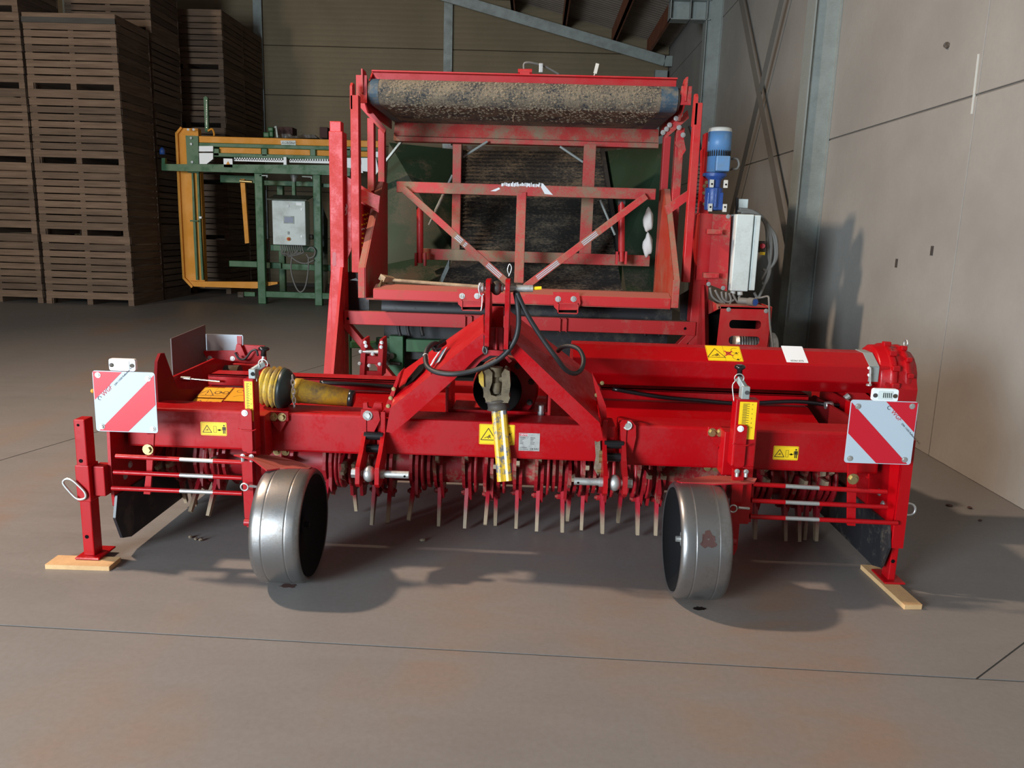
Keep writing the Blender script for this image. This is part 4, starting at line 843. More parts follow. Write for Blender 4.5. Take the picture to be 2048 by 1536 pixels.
        mb = MB(); f2.poly(mb, rrect(lw * .2, lh * .14, lw * .78, lh * .86, 0.006), 0.0102, 0.012); part('lens', mb, 'cabinet', lm)
        mb = MB()
        for t in (.10, .88): mb.bolt(f2.p(lw * t, lh * .46, 0.0102), (0, -1, 0), 0.006, 0.003)
        part('screw', mb, 'darksteel', lm)
        if flip:
            mb = MB()
            for k in range(5): f2.line(mb, (lw * .42 + k * .008, lh * .3), (lw * .42 + k * .008, lh * .7), 0.004, .012, .0125)
            f2.path(mb, arc(lw * .62, lh * .48, lh * .22, 0, 330, 8), 0.003); part('reflector_print', mb, 'bellgreen', lm)
        part('board_bracket', MB().box(fr.p(w_ * .35, 0).x, fr.p(w_ * .5, 0).x, 3.304, 3.40, fr.o.z + h_ * .2, fr.o.z + h_ * .35).box(l0.x + lw * .3, l0.x + lw * .7, 3.33, 3.345, fr.o.z + h_ * .5, l1.z - 0.01).box(fr.p(w_ * .30, 0).x, fr.p(w_ * .70, 0).x, 3.304, 3.36, fr.o.z + h_ * .55, fr.o.z + h_ * .62), 'red', T, 0.003)
    board([(187, 741), (313, 745), (315, 866), (193, 862)], False, (221, 718, 272, 740), None)
    board([(1697, 799), (1832, 803), (1821, 929), (1688, 925)], True, (1742, 778, 1796, 801), None)
    part('side_lamp', MB().ball(P(186, 782, 3.33), 0.010, 1, 10), 'orange', T)
    # ---- parking stands
    def stand(x0, x1, ztop, zs0, zs1, zb, sg, ring, y=3.33):
        st = part('parking_stand', MB().box(x0 + 0.006, x1 - 0.006, y, y + 0.07, zb + 0.008, ztop).box(x0 - 0.02, x1 + 0.03, y - 0.03, y + 0.12, zb, zb + 0.010), 'red', T, 0.005)
        part('stand_sleeve', MB().box(x0, x1, y - 0.006, y + 0.076, zs0, zs1).box(min(x1 if sg < 0 else x0, -1.895 if sg < 0 else 1.684), max(x1 if sg < 0 else x0, -1.895 if sg < 0 else 1.684), y + 0.02, y + 0.09, zs0 + 0.02, zs1 - 0.01), 'red', T, 0.004)
        mb = MB(); xc = (x0 + x1) / 2 - 0.004
        for z in (ztop - 0.025, zs1 + 0.02, zb + 0.10): mb.cut().cyl((xc, y - 0.0002, z), (xc, y - 0.0015, z), 0.009 if z < ztop - 0.03 else 0.006, n=12)
        part('pin_hole', mb, 'void', st)
        part('stand_pin', MB().tube(ring, 0.0055, 8, 4, True), 'zinc', T, label='bent wire pin handle')
    def wob(pl): return [P(x, y, 3.315) for x, y in pl]
    z = lambda px, py: P(px, py, 3.33).z
    stand(P(144, 850, 3.33).x, P(172, 850, 3.33).x, z(150, 839), z(170, 1003), z(150, 930), 0.022, -1, wob([(126, 966), (132, 958), (144, 960), (158, 972), (170, 985), (171, 995), (162, 999), (152, 996), (138, 982)]))
    x0, x1 = 1.655, 1.700
    stand(x0, x1, 0.60, 0.34, 0.48, 0.022, 1, [P(x, y, 3.42) for x, y in ((1806, 1008), (1816, 1007), (1825, 1009), (1830, 1015), (1829, 1024), (1822, 1029), (1812, 1030), (1806, 1029))], 3.41)
    # ---- rotor
    yr, zr_ = 3.96, 0.335
    ro = part('rotor', MB().cyl((-1.72, yr, zr_), (1.46, yr, zr_), 0.095, n=20), 'redrotor', T, label='red rotor tube with dried soil')
    rnd = random.Random(11); tl = MB(); k = []
    n = 9; L = 0.268
    for i in range(n + 1):
        t = i / n; zz = -L * t; yy = -0.02 * math.sin(t * 2.6) - 0.05 * t * t; k.append((yy, zz, 0.052 - 0.030 * t ** 1.3, 0.0105 - 0.0022 * t))
    for i in range(n):
        (y0, z0, d0, w0), (y1, z1, d1, w1) = k[i], k[i + 1]
        tl.loft([(-w0, y0 - d0 / 2, z0), (w0, y0 - d0 / 2, z0), (w0, y0 + d0 / 2, z0), (-w0, y0 + d0 / 2, z0)], [(-w1, y1 - d1 / 2, z1), (w1, y1 - d1 / 2, z1), (w1, y1 + d1 / 2, z1), (-w1, y1 + d1 / 2, z1)], caps=(i in (0, n - 1)))
    tm = tl.mesh('tine', Vector((0, 0, 0))); tm.materials.append(M['tine'])
    hm = MB(); hp_ = [(0.125 * math.cos(a) * 1.0, 0.125 * math.sin(a)) for a in [math.radians(d) for d in range(-20, 201, 20)]] + [(-0.07, -0.11), (-0.038, -0.178), (0.038, -0.178), (0.07, -0.11)]
    hm.yz(hp_, -0.008, 0.008); hme = hm.mesh('tine_holder', Vector((0, 0, 0))); hme.materials.append(M['redrotor'])
    bm_ = MB(); bm_.cyl((-0.028, 0.0, -0.150), (0.028, 0.0, -0.150), 0.015, n=6).cyl((-0.036, 0.0, -0.150), (0.036, 0.0, -0.150), 0.009, n=8); bme = bm_.mesh('tine_bolt', Vector((0, 0, 0))); bme.materials.append(M['redrotor'])
    fm_ = MB().lathe([(-0.007, 0.09), (-0.007, 0.142), (0.007, 0.142), (0.007, 0.09)], (0, 0, 0), (1, 0, 0), 20); fme = fm_.mesh('rotor_flange', Vector((0, 0, 0))); fme.materials.append(M['redrotor'])
    L0 = TIL.location
    def put(me, name, loc, rx, rz=0.0):
        o = bpy.data.objects.new(name, me); COL.objects.link(o); o.parent = ro; o.location = Vector(loc) - L0; o.rotation_euler = (rx, 0, rz); return o
    low = [(352, 1042), (372, 1022), (416, 1025), (447, 1045), (665, 1028), (702, 1045), (752, 1062), (782, 1048), (832, 1026), (879, 1064), (934, 1058), (978, 1030), (989, 1064), (1032, 1074), (1074, 1062), (1121, 1058), (1139, 1038), (1163, 1080), (1199, 1075), (1242, 1038), (1271, 1056), (1308, 1085), (1502, 1090), (1562, 1060), (1585, 1100), (1607, 1100), (1627, 1073)]
    for i, (px, py) in enumerate(low):
        # each tine hangs from the rotor; its swing follows from how far down its tip reaches
        ang = rnd.uniform(-0.12, 0.25) if py > 1050 else rnd.choice((-1, 1)) * rnd.uniform(0.42, 0.62)
        x = P(px, py, 3.93).x
        dirv = Vector((0, math.sin(ang), -math.cos(ang)))
        c = Vector((x, yr, zr_))
        put(hme, 'tine_holder', (x + 0.014, yr, zr_), ang + 0.0); put(bme, 'tine_bolt', (x, yr, zr_), ang)
        put(tm, 'tine', c + dirv * 0.055, ang - 0.05, rnd.uniform(-0.10, 0.10))
        for da in (2.1, -2.1):
            put(tm, 'tine', c + Vector((0, math.sin(ang + da), -math.cos(ang + da))) * 0.05, ang + da - 0.4 * (1 if da > 0 else -1)).scale = (1, 1, 0.55)
            put(hme, 'tine_holder', (x - 0.016, yr, zr_), ang + da)
        if i % 2 == 0: put(fme, 'rotor_flange', (x + 0.045, yr, zr_), 0)
        if i % 3 == 0: put(hme, 'tine_holder', (x - 0.05, yr, zr_), rnd.uniform(0, 6))
    for x in (-1.6, -1.25, -0.95, -0.9, 0.55, 0.62, 1.0, 1.12, 1.30, 1.4): put(fme, 'rotor_flange', (x, yr, zr_), 0); put(hme, 'tine_holder', (x + 0.05, yr, zr_), rnd.uniform(-1, 1)); put(tm, 'tine', (x + 0.05, yr - 0.10, zr_ + 0.02), -1.4).scale = (1, 1, 0.6)
    part('front_sheet', MB().box(-1.74, 1.48, 3.69, 3.70, 0.50, 0.57), 'red', T, 0.002)
tiller()

# boards under the parking stands
a = PZ(90, 1138); b = PZ(219, 1142); d = (b - a).normalized(); n = Vector((-d.y, d.x, 0)); n = n if n.y > 0 else -n; wv = n * 0.105
part('timber_board', MB().ext([a, b, b + wv, a + wv], (0, 0, 0.021)), 'board', None, 0.003, 'short raw pine board under the left parking stand', cat='board', group=None)
a = PZ(1808, 1219); b = PZ(1844, 1219); e = PZ(1720, 1137); d = (e - a).normalized(); wv = b - a
part('timber_board', MB().ext([a, b, b + d * ((e - a).length - 0.01), a + d * (e - a).length], (0, 0, 0.021)), 'board', None, 0.003, 'long raw pine board under the right parking stand', cat='board')

# ================================================================== red conveyor hopper behind the tiller
HOP = thing('receiving_hopper', 'tall faded red receiving hopper with soil-caked conveyor belt on top and blue gear motor', 'hopper', (-0.15, 7.4, 0))
def hopper():
    T = HOP
    def R(name, x0, y0, x1, y1, Y, th, mat='redold', bv=0.004, par=None, label=None):
        return part(name, MB().pxrect(x0, y0, x1, y1, Y, th), mat, par or T, bv, label)
    def vpost(name, xa, xb, ytop, zb, Y, th, mat='redold', bv=0.006, label=None):
        a = P(xa, ytop, Y); b = P(xb, ytop, Y); return part(name, MB().box(a.x, b.x, Y, Y + th, zb, a.z), mat, T, bv, label)
    # main columns on spread feet
    for x0, x1, yt in ((657, 685, 262), (1396, 1424, 428)):
        vpost('column', x0, x1, yt, 0.0, 6.95, 0.16, 'red2')
    vpost('column_cap', 659, 682, 242, P(660, 266, 6.95).z, 6.98, 0.10, 'red2')
    lf = [P(x, y, 6.94) for x, y in ((666, 534), (673, 534), (690, 620), (690, 640), (690, 760), (640, 760), (655, 620))]
    a = P(666, 534, 6.94); mb = MB(); xm = (P(657, 400, 6.95).x + P(685, 400, 6.95).x) / 2
    for sgn, xc in ((-1, xm), (1, P(1410, 500, 6.95).x)):
        zt = P(668, 534, 6.94).z if sgn < 0 else P(1410, 570, 6.94).z
        mbf = MB().yz([(6.95, zt), (6.93, zt), (6.45, 0.05), (6.45, 0.0), (6.95, 0.0)], xc - 0.012 + (0.05 if sgn < 0 else -0.0), xc + 0.012 + (0.05 if sgn < 0 else 0.0))
        part('foot_gusset', mbf, 'red2', T, 0.004)
        part('foot_brace', MB().bar((xc, 6.98, 1.15), (xc + sgn * 0.10, 6.98, 0.0), 0.10, 0.05, (0, 1, 0)).bar((xc - sgn * 0.05, 6.99, 0.70), (xc - sgn * 0.62, 7.0, 0.03), 0.06, 0.10, (0, 1, 0)), 'red2', T, 0.004)
        part('foot_plate', MB().box(xc - 0.16, xc + 0.16, 6.42, 7.25, 0.0, 0.015), 'red2', T, 0.003)
    part('column_slot', MB().px(rrect(665, 504, 672, 532, 3), 6.949, 0.002), 'redplain', T)
    part('column_web', MB().px([(687, 350), (702, 358), (760, 395), (757, 425), (720, 405), (702, 500), (690, 530), (686, 530)], 7.02, 0.02), 'red2', T, 0.003)
    sh = part('side_sheet', MB().px([(718, 392), (748, 380), (748, 470), (736, 520), (718, 545)], 7.24, 0.01), 'redplain', T, 0.001); rnd = random.Random(14)
    for k in range(8):
        y = 426 + 9.5 * k; x = 733 - 1.2 * k
        for q, (dx, w_) in enumerate(((-8, 3), (-4, 4.5), (1.5, 2))):
            if rnd.random() < 0.8: part('label_mark', MB().pxrect(x + dx, y - dx * .35, x + dx + w_, y - dx * .35 + 3.2, 7.236, 0.003), 'white' if k in (3,) else 'yellow', sh)
    part('emblem', MB().tube([P(692, 408, 7.015), P(694, 414, 7.015), P(690, 421, 7.015), P(688, 430, 7.015), P(692, 428, 7.015), P(693, 420, 7.015), P(689, 413, 7.015)], 0.004, 5), 'white', T, label='white swirl emblem')
    # lifting frame uprights, both sides
    for n_, x0, x1, y0, y1, Y in (('upright', 702, 718, 190, 545, 6.80), ('upright', 735, 748, 236, 500, 7.30), ('upright', 756, 769, 258, 372, 7.90),
                                  ('upright', 1378, 1393, 205, 565, 6.80), ('upright', 1344, 1360, 255, 540, 7.30), ('upright', 1322, 1336, 272, 470, 7.90)):
        R(n_, x0, y0, x1, y1, Y, 0.09, 'red2' if x0 in (702, 1378) else 'redold')
    a = P(701, 165, 6.83); b = P(706, 220, 6.83); part('upright_lug', MB().yz([(6.80, b.z), (6.80, a.z - .03), (6.84, a.z), (6.90, a.z), (6.93, b.z)], a.x, a.x + 0.02), 'red2', T, 0.003)
    a = P(1391, 187, 6.83); part('upright_lug', MB().yz([(6.80, a.z - .25), (6.80, a.z - .03), (6.84, a.z), (6.90, a.z), (6.93, a.z - .25)], a.x, a.x + 0.02), 'red2', T, 0.003)
    for pts, Y in (([(1330, 412), (1378, 380), (1382, 396), (1336, 430)], 6.95), ([(720, 378), (760, 392), (757, 420), (716, 400)], 6.95)):
        part('cross_strut', MB().px(pts, Y, 0.06), 'redold', T, 0.003)
    part('lever', MB().px([(1362, 280), (1368, 280), (1372, 300), (1358, 322), (1356, 296), (1350, 288), (1350, 283)], 7.15, 0.02), 'redold', T, 0.003)
    # top conveyor: end plates, side cheeks, roller wrapped by the belt, top bar, rear cross beam
    xl, xr = -1.43, 1.155; yr_, zr_ = 7.06, P(1050, 189, 6.98).z; rr = 0.105
    sect = [(yr_ + rr * math.sin(t), zr_ - rr * math.cos(t)) for t in [math.radians(d) for d in range(0, -181, -15)]] + [(8.30, zr_ + rr), (8.30, zr_ - rr)]
    mb = MB(); A = [(xl, y, z) for y, z in sect]; B_ = [(xr, y, z) for y, z in sect]; nseg = len(sect)
    mb.loft(A, B_, smooth=False)
    bo = part('conveyor_belt', mb, 'beltroll', T, 0.0, 'blue-black conveyor belt caked with grey soil')
    for x0, x1 in ((xl - 0.001, xl + 0.07), (xr - 0.14, xr + 0.001)):
        o = [(y if y < 8 else y, z) for y, z in sect]; c = (7.7, zr_); q = [(c[0] + (y - c[0]) * 1.001 - 0.001 * 0, c[1] + (z - c[1]) * 1.012) for y, z in o]
        q = [(y - (0.0015 if y < 7.1 else 0), z) for y, z in q]
        part('belt_edge', MB().loft([(x0, y, z) for y, z in q], [(x1, y, z) for y, z in q]), 'beltclean', bo, 0, 'cleaner blue-black edge of the belt')
    rnd = random.Random(5); cl = MB()
    for i in range(1500):
        x = rnd.uniform(xl + 0.12, xr - 0.16); t = math.radians(rnd.uniform(-150, 5)); k = rnd.random()
        if k < 0.55: y, z = yr_ + rr * math.sin(t), zr_ - rr * math.cos(t)
        else: y, z = yr_ + rnd.random() ** 1.5 * 0.75, zr_ - rr
        r_ = rnd.uniform(0.005, 0.014); sx = rnd.uniform(0.9, 1.8)
        o = [Vector((x + r_ * sx * a, y + r_ * b * .9, z + r_ * c * .8)) for a, b, c in ((1, 0, 0), (0, 1, 0), (-1, 0, 0), (0, -1, 0), (0, 0, 1), (0, 0, -1))]
        cl.add(o, [(0, 1, 4), (1, 2, 4), (2, 3, 4), (3, 0, 4), (1, 0, 5), (2, 1, 5), (3, 2, 5), (0, 3, 5)])
    part('soil_crumbs', cl, 'soilgrey', T, label='crumbs of dry soil stuck to the belt', kind='stuff')
    part('straw', MB().tube([P(1027, 213, 7.15), P(1029, 224, 7.18), P(1026, 234, 7.2), P(1027, 244, 7.22)], 0.003, 5), 'handle', T)
    for x, s in ((xl - 0.03, -1), (xr + 0.03, 1)):
        part('roller_stub', MB().cyl((x + s * -0.03, yr_, zr_), (x + s * 0.03, yr_, zr_), 0.045).cyl((x - s * 0.03, yr_, zr_), (x - s * 0.012, yr_, zr_), rr * .9, n=24), 'bluedark' if False else 'darksteel', T)
        part('side_cheek', MB().yz([(6.98, zr_ - 0.02), (6.96, zr_ + 0.17), (7.10, zr_ + 0.17), (7.20, zr_ + 0.10), (8.35, zr_ + 0.12), (8.35, zr_ - 0.15), (7.2, zr_ - 0.15)], x + s * 0.03, x + s * 0.042), 'redold', T, 0.003)
    R('end_plate', 712, 150, 734, 206, 6.99, 0.012, 'redold', 0.002); R('end_plate', 1362, 172, 1383, 210, 6.99, 0.012, 'redold', 0.002)
    a, b = P(738, 145, 7.02), P(1362, 163, 7.02); z1 = (a.z + b.z) / 2
    part('top_bar', MB().box(xl - 0.01, xr + 0.0, 7.10, 7.14, zr_ + rr - 0.02, P(738, 143, 7.12).z).yz([(6.98, zr_ + 0.08), (7.12, P(738, 143, 7.12).z), (7.12, zr_ + 0.08)], xl - 0.012, xl), 'red2', T, 0.003)
    part('top_bar_lip', MB().box(xl, xr, 7.04, 7.10, P(738, 143, 7.12).z - 0.012, P(738, 143, 7.12).z), 'red2', T, 0.002)
    za, zb, zc = P(1050, 250, 8.15).z, P(1050, 279, 8.15).z, P(1050, 290, 8.15).z
    part('rear_cross_beam', MB().yz([(8.12, zb), (8.18, za), (8.24, za), (8.24, zb)], xl + 0.0, xr + 0.03).box(xl + .0, xr + .03, 8.10, 8.24, zc, zb - 0.006), 'reddust', T, 0.004)
    mb = MB()
    for x, y in ((1361, 230), (1352, 237), (1339, 250), (1333, 258), (1326, 265), (1358, 255), (1366, 270)): mb.bolt(P(x, y, 7.25), (0, -1, 0), 0.014, 0.01)
    part('bolt', mb, 'zinc', T)
    part('cheek_flange', MB().px([(1328, 262), (1375, 220), (1378, 236), (1330, 278)], 7.27, 0.02), 'redold', T, 0.002); part('cheek_flange', MB().px([(722, 196), (772, 258), (768, 268), (718, 212)], 7.27, 0.02), 'redold', T, 0.002)
    # hydraulic block, hose and tag standing on the top bar
    part('valve_block', MB().pxrect(1040, 138, 1060, 152, 7.3, 0.12).cyl(P(1036, 143, 7.32), P(1064, 143, 7.32), 0.022), 'red2', T, 0.004)
    part('valve_hose', MB().tube([P(1048, 139, 7.34), P(1048, 128, 7.34), P(1055, 125, 7.34), P(1070, 127, 7.36), P(1090, 133, 7.4), P(1120, 150, 7.45)], 0.010, 6), 'cable', T)
    R('valve_lever', 1078, 126, 1086, 145, 7.35, 0.02, 'zinc'); a = P(1185, 158, 7.4); b = P(1190, 146, 7.4)
    part('tag', MB().bar(a, b, 0.008, 0.008).bar(P(1190, 147, 7.4), P(1195, 127, 7.4), 0.03, 0.004, (0, 1, 0)), 'cream', T, 0, 'cream tag on a wire')
    # gate frame in the mouth: rails, uprights, diagonal braces
    mr = R('gate_rail', 793, 370, 1312, 392, 7.42, 0.06, 'reddust'); z_ = [P(795, 362, 7.42), P(1312, 378, 7.42)]
    R('gate_upright', 1031, 384, 1050, 566, 7.40, 0.05, 'reddust')
    fr, w_, h_ = fb((1000, 365), (1110, 388), 7.419)
    rnd = random.Random(8); mb = MB()
    for i in range(26):
        x = w_ * (.02 + .74 * i / 26) ; fr.rect(mb, x, h_ * rnd.uniform(.58, .66), x + w_ * rnd.uniform(.015, .03), h_ * rnd.uniform(.80, .95), 0.0003, 0.001)
    fr.poly(mb, [(w_ * .70, h_ * .95), (w_ * .78, h_ * .9), (w_ * .97, h_ * .05), (w_ * .82, h_ * .1)], 0.0003, 0.001); fr.poly(mb, [(-w_ * .18, h_ * .2), (-w_ * .02, h_ * .5), (0.0, h_ * .38), (-w_ * .08, h_ * .2)], 0.0003, 0.001)
    part('worn_print', mb, 'white', mr, label='scraped remains of white lettering', kind=None)
    for a0, a1 in (((806, 377), (1016, 566)), ((1292, 392), (1050, 574))):
        a = P(*a0, 7.38); b = P(*a1, 7.36); br = part('diagonal_brace', MB().bar(a, b, 0.062, 0.035, (0, -1, 0)), 'reddust', T, 0.003)
        d = b - a; n = Vector((0, -1, 0)); side = d.cross(n).normalized(); mb = MB()
        for t0, t1 in ((.50, .56), (.58, .60), (.80, .93)) if a0[0] < 1000 else ((.40, .52), (.72, .90)):
            for k in (-1, 0, 1):
                o = side * (0.016 * k); q0, q1 = a + d * t0 + o + n * 0.0178, a + d * t1 + o + n * 0.0178; w2 = side * 0.0042
                mb.ext([q0 - w2, q1 - w2, q1 + w2, q0 + w2], n * 0.0008)
        part('reflective_strip', mb, 'signwhite', br, label='worn white reflective strips')
    for x0, x1, y0 in ((904, 921, 288), (1163, 1187, 288)): R('inner_upright', x0, y0, x1, 522, 7.90, 0.06, 'reddust')
    R('inner_rail', 845, 504, 1300, 526, 7.86, 0.08, 'reddust')
    for x, y0, y1 in ((840, 412, 518), (1243, 404, 515)):
        cy = part('lift_cylinder', MB().cyl(P(x, y0, 7.7), P(x, y1 - 12, 7.7), 0.032).cyl(P(x, y1 - 14, 7.7), P(x, y1 + 8, 7.7), 0.026), 'red2', T, label='red hydraulic cylinder')
        part('cylinder_lug', MB().cut().pxrect(x - 11, y1 - 12, x - 7, y1 + 14, 7.66, 0.08).cut().pxrect(x + 7, y1 - 12, x + 11, y1 + 14, 7.66, 0.08), 'redold', cy, 0.002)
        part('cylinder_eye', MB().cyl(P(x - 7, y0 + 1, 7.7), P(x + 7, y0 + 1, 7.7), 0.03), 'darksteel', cy)
    # tray: floor, side walls with folded edges, front lip with fork pockets
    for s, x, y0, y1 in ((-1, -1.405, 0, 0), (1, 1.155, 0, 0)):
        zb_ = 0.945; zk = P(722, 535, 6.6).z if s < 0 else P(1357, 560, 6.6).z; zt = P(768, 364, 7.45).z if s < 0 else P(1315, 378, 7.45).z
        part('tray_wall', MB().yz([(6.6, zb_), (6.6, zk), (7.40, zt), (7.62, zt), (7.62, zb_)], x - 0.006, x + 0.006), 'redrust' if s > 0 else 'redold', T, 0.002)
        part('tray_wall_edge', MB().box(x - (0.055 if s < 0 else 0.0), x + (0.0 if s < 0 else 0.055), 6.592, 6.604, zb_, zk).loft([(x, 6.6, zk), (x + s * 0.055, 6.6, zk), (x + s * 0.055, 6.6, zk - 0.008), (x, 6.6, zk - 0.008)], [(x, 7.40, zt), (x + s * 0.055, 7.40, zt), (x + s * 0.055, 7.40, zt - 0.008), (x, 7.40, zt - 0.008)]).box(min(x, x + s * .055), max(x, x + s * .055), 7.40, 7.62, zt - 0.008, zt), 'reddust', T, 0.002)
    part('tray_floor', MB().box(-1.40, 1.15, 6.62, 7.65, 0.93, 0.945), 'reddust', T, 0.002)
    z0 = P(1050, 608, 6.60).z; zm_ = P(1050, 588, 6.60).z; part('tray_lip', MB().yz([(6.60, z0), (6.60, zm_), (6.72, zm_ + 0.035), (6.80, zm_ + 0.035), (6.80, z0)], -1.335, 1.145), 'redlip', T, 0.004)
    for x0, x1, y0 in ((914, 968, 578), (1106, 1161, 584)):
        bk = part('pocket_bracket', MB().px([(x0, y0), (x1 - 3, y0 + 1), (x1, y0 + 22), (x1 - 4, y0 + 34), (x1 - 8, y0 + 36), (x0 + 8, y0 + 36), (x0 + 2, y0 + 30), (x0 + 2, y0 + 22)], 6.565, 0.012), 'red2', T, 0.002)
        a = P(x0 + 9, y0 + 43, 6.56); b = P(x1 - 4, y0 + 23, 6.56); e = 0.007; mb = MB()
        mb.box(a.x, b.x, 6.555, 7.0, a.z, a.z + e).box(a.x, b.x, 6.555, 7.0, b.z - e, b.z).box(a.x, a.x + e, 6.555, 7.0, a.z, b.z).box(b.x - e, b.x, 6.555, 7.0, a.z, b.z).box(a.x + e, b.x - e, 6.98, 6.99, a.z + e, b.z - e)
        part('fork_pocket', mb, 'redold', bk); part('pocket_dark', MB().box(a.x + e, b.x - e, 6.64, 6.65, a.z + e, b.z - e), 'void', bk)
        mb = MB()
        for x in (x0 + 10, x1 - 14): mb.bolt(P(x, y0 + 14, 6.565), (0, -1, 0), 0.016, 0.010)
        part('bolt', mb, 'zinc', bk)
    # lower cross member with stubs, black drum and flap, dark underside
    zt, zb = P(1050, 633, 6.93).z, P(1050, 660, 6.93).z
    part('lower_rail', MB().box(P(688, 640, 6.93).x, P(1392, 650, 6.93).x, 6.93, 7.0, zb, zt), 'redlip', T, 0.004)
    for x0, y0 in ((929, 632), (1119, 637)):
        a = P(x0, y0 + 27, 6.90); b = P(x0 + 15, y0, 6.90); e = 0.006; part('rail_stub', MB().box(a.x, b.x, 6.90, 6.99, b.z - e, b.z).box(a.x, a.x + e, 6.90, 6.99, a.z, b.z).box(b.x - e, b.x, 6.90, 6.99, a.z, b.z), 'redold', T)
    mb = MB(); mb.cut().cyl(P(696, 637, 6.931), P(696, 637, 6.928), 0.013, n=12); mb.cut().cyl(P(1370, 657, 6.931), P(1370, 657, 6.928), 0.013, n=12); part('rail_hole', mb, 'void', T)
    part('tail_drum', MB().cyl((-1.37, 7.28, 0.80), (1.26, 7.28, 0.80), 0.14, n=28), 'rubberdark', T, label='shiny black tail drum')
    part('side_flap', MB().px([(690, 545), (704, 543), (716, 548), (722, 556), (738, 600), (738, 640), (690, 640)], 7.15, 0.01), 'rubberdark', T, label='black rubber side flap')
    part('side_flap', MB().px([(1360, 590), (1394, 570), (1394, 640), (1360, 640)], 7.15, 0.01), 'rubberdark', T)
    part('under_sheet', MB().box(-1.40, 1.28, 7.42, 7.46, 0.30, 0.66).box(-1.42, 1.30, 7.65, 7.69, 0.30, 0.93), 'rubberdark', T, label='black rubber sheet under the drum')
    mb = MB()
    for x in (800, 818, 845, 1290, 1318): mb.cut().tube([P(x, 640, 7.2), P(x - 3, 655, 7.2), P(x + 1, 672, 7.2)], 0.018, 6)
    part('rubber_fold', mb, 'rubberdark', T); 
    part('drip_tray', MB().px([(700, 560), (712, 556), (718, 562)], 7.0, 0.01), 'rubberdark', T)
    # right-hand drive: upper mast, gear motor, control cabinet, cables, motor guard
    vpost('drive_mast', 1412, 1430, 265, P(1412, 440, 7.0).z, 7.0, 0.14, 'red2')
    part('mast_skirt', MB().px([(1405, 300), (1413, 290), (1413, 425), (1404, 425)], 7.02, 0.10), 'red2', T, 0.003)
    mb = MB()
    for x, y in ((1409, 372), (1412, 378), (1408, 386), (1411, 396), (1409, 408), (1413, 365), (1412, 415)): mb.bolt(P(x, y, 6.995), (0, -1, 0), 0.010, 0.01)
    part('bolt', mb, 'brass', T)
    part('drag_chain', MB().tube([P(1384, 250, 7.3), P(1392, 280, 7.3), P(1399, 330, 7.25), P(1400, 370, 7.2), P(1394, 405, 7.2), P(1386, 440, 7.2)], 0.045, 4, 3), 'black', T, label='black cable drag chain')
    mb = MB()
    for i in range(16):
        t = i / 15; p = P(1399 - 14 * max(0, t - .45) * 1.7, 330 + 118 * t, 7.13); mb.box(p.x - 0.045, p.x + 0.045, p.y, p.y + 0.05, p.z - 0.013, p.z + 0.013)
    part('chain_link', mb, 'darksteel', T, 0.004, kind='stuff', label='links of the drag chain')
    xm_ = P(1442, 300, 6.9).x
    z = lambda y: P(1442, y, 6.9).z; Rm = 0.098
    mo = part('gear_motor', MB().lathe([(0, 0.03), (0, Rm), (z(262) - z(302), Rm), (z(262) - z(302) + 0.002, Rm * .93), (z(262) - z(343), Rm * .93), (z(262) - z(343) + .005, 0.04)], (xm_, 6.98, z(262)), (0, 0, -1), 28), 'blue', T, 0, 'light blue electric motor')
    part('fan_cover', MB().lathe([(0.035, 0.02), (0.035, Rm * .80), (0.028, Rm * .93), (0.0, Rm * 1.0), (-0.01, Rm * .9)], (xm_, 6.98, z(262)), (0, 0, 1), 28), 'cream', mo, label='cream motor end cap')
    mb = MB()
    for k in range(15):
        an = math.radians(-170 + 160 * k / 14); p = Vector((xm_ + Rm * .97 * math.cos(an), 6.98 + Rm * .97 * math.sin(an), 0)); mb.box(p.x - 0.003, p.x + 0.003, p.y - 0.006, p.y + 0.006, z(312), z(300))
    part('fin_gap_shade', mb, 'ink', mo, kind='stuff', label='dark strips for the shade between cooling fins')  # black strips paint the shade between the fins
    a = P(1431, 342, 6.85); b = P(1461, 312, 6.85); part('terminal_box', MB().box(a.x, b.x, 6.84, 6.93, a.z, b.z), 'blue', mo, 0.008)
    part('motor_flange', MB().cyl((xm_ - 0.02, 6.98, z(352)), (xm_ - 0.02, 6.98, z(346)), 0.10, n=20), 'bluedark', mo)
    gb = part('gear_housing', MB().lathe([(0, 0.09), (0.03, 0.055), (0.09, 0.05), (0.10, 0.075), (0.28, 0.07), (0.285, 0.03)], (xm_ - 0.02, 6.96, z(352)), (0, 0, -1), 18).box(xm_ - 0.08, xm_ + 0.05, 6.90, 7.02, z(420), z(385)).box(xm_ - 0.025, xm_ - 0.005, 6.875, 6.9, z(415), z(376)), 'bluedark', mo, 0.005, 'deep blue ribbed gearbox')
    for x, y in ((1420, 359), (1448, 360), (1417, 407), (1446, 408)):
        fo = R('mount_foot', x, y, x + 8, y + 16, 6.875, 0.03, 'cream', 0.003, mo, 'cream mounting foot')
    mb = MB()
    for x, y in ((1424, 368), (1452, 369), (1421, 414), (1450, 414)): mb.cut().cyl(P(x, y, 6.8745), P(x, y, 6.872), 0.008, n=10)
    part('foot_hole', mb, 'void', mo)
    part('motor_cable', MB().tube([P(1463, 318, 6.95), P(1474, 318, 6.95), P(1478, 328, 6.95), P(1474, 337, 6.95), P(1463, 338, 6.95)], 0.010, 6), 'cable', mo)
    sp = part('drive_shield', MB().px([(1426, 428), (1462, 430), (1454, 583), (1416, 568)], 6.88, 0.02), 'redold', T, 0.003)
    part('drive_body', MB().px([(1400, 426), (1430, 428), (1424, 560), (1392, 560)], 6.93, 0.2), 'red2', T, 0.004)
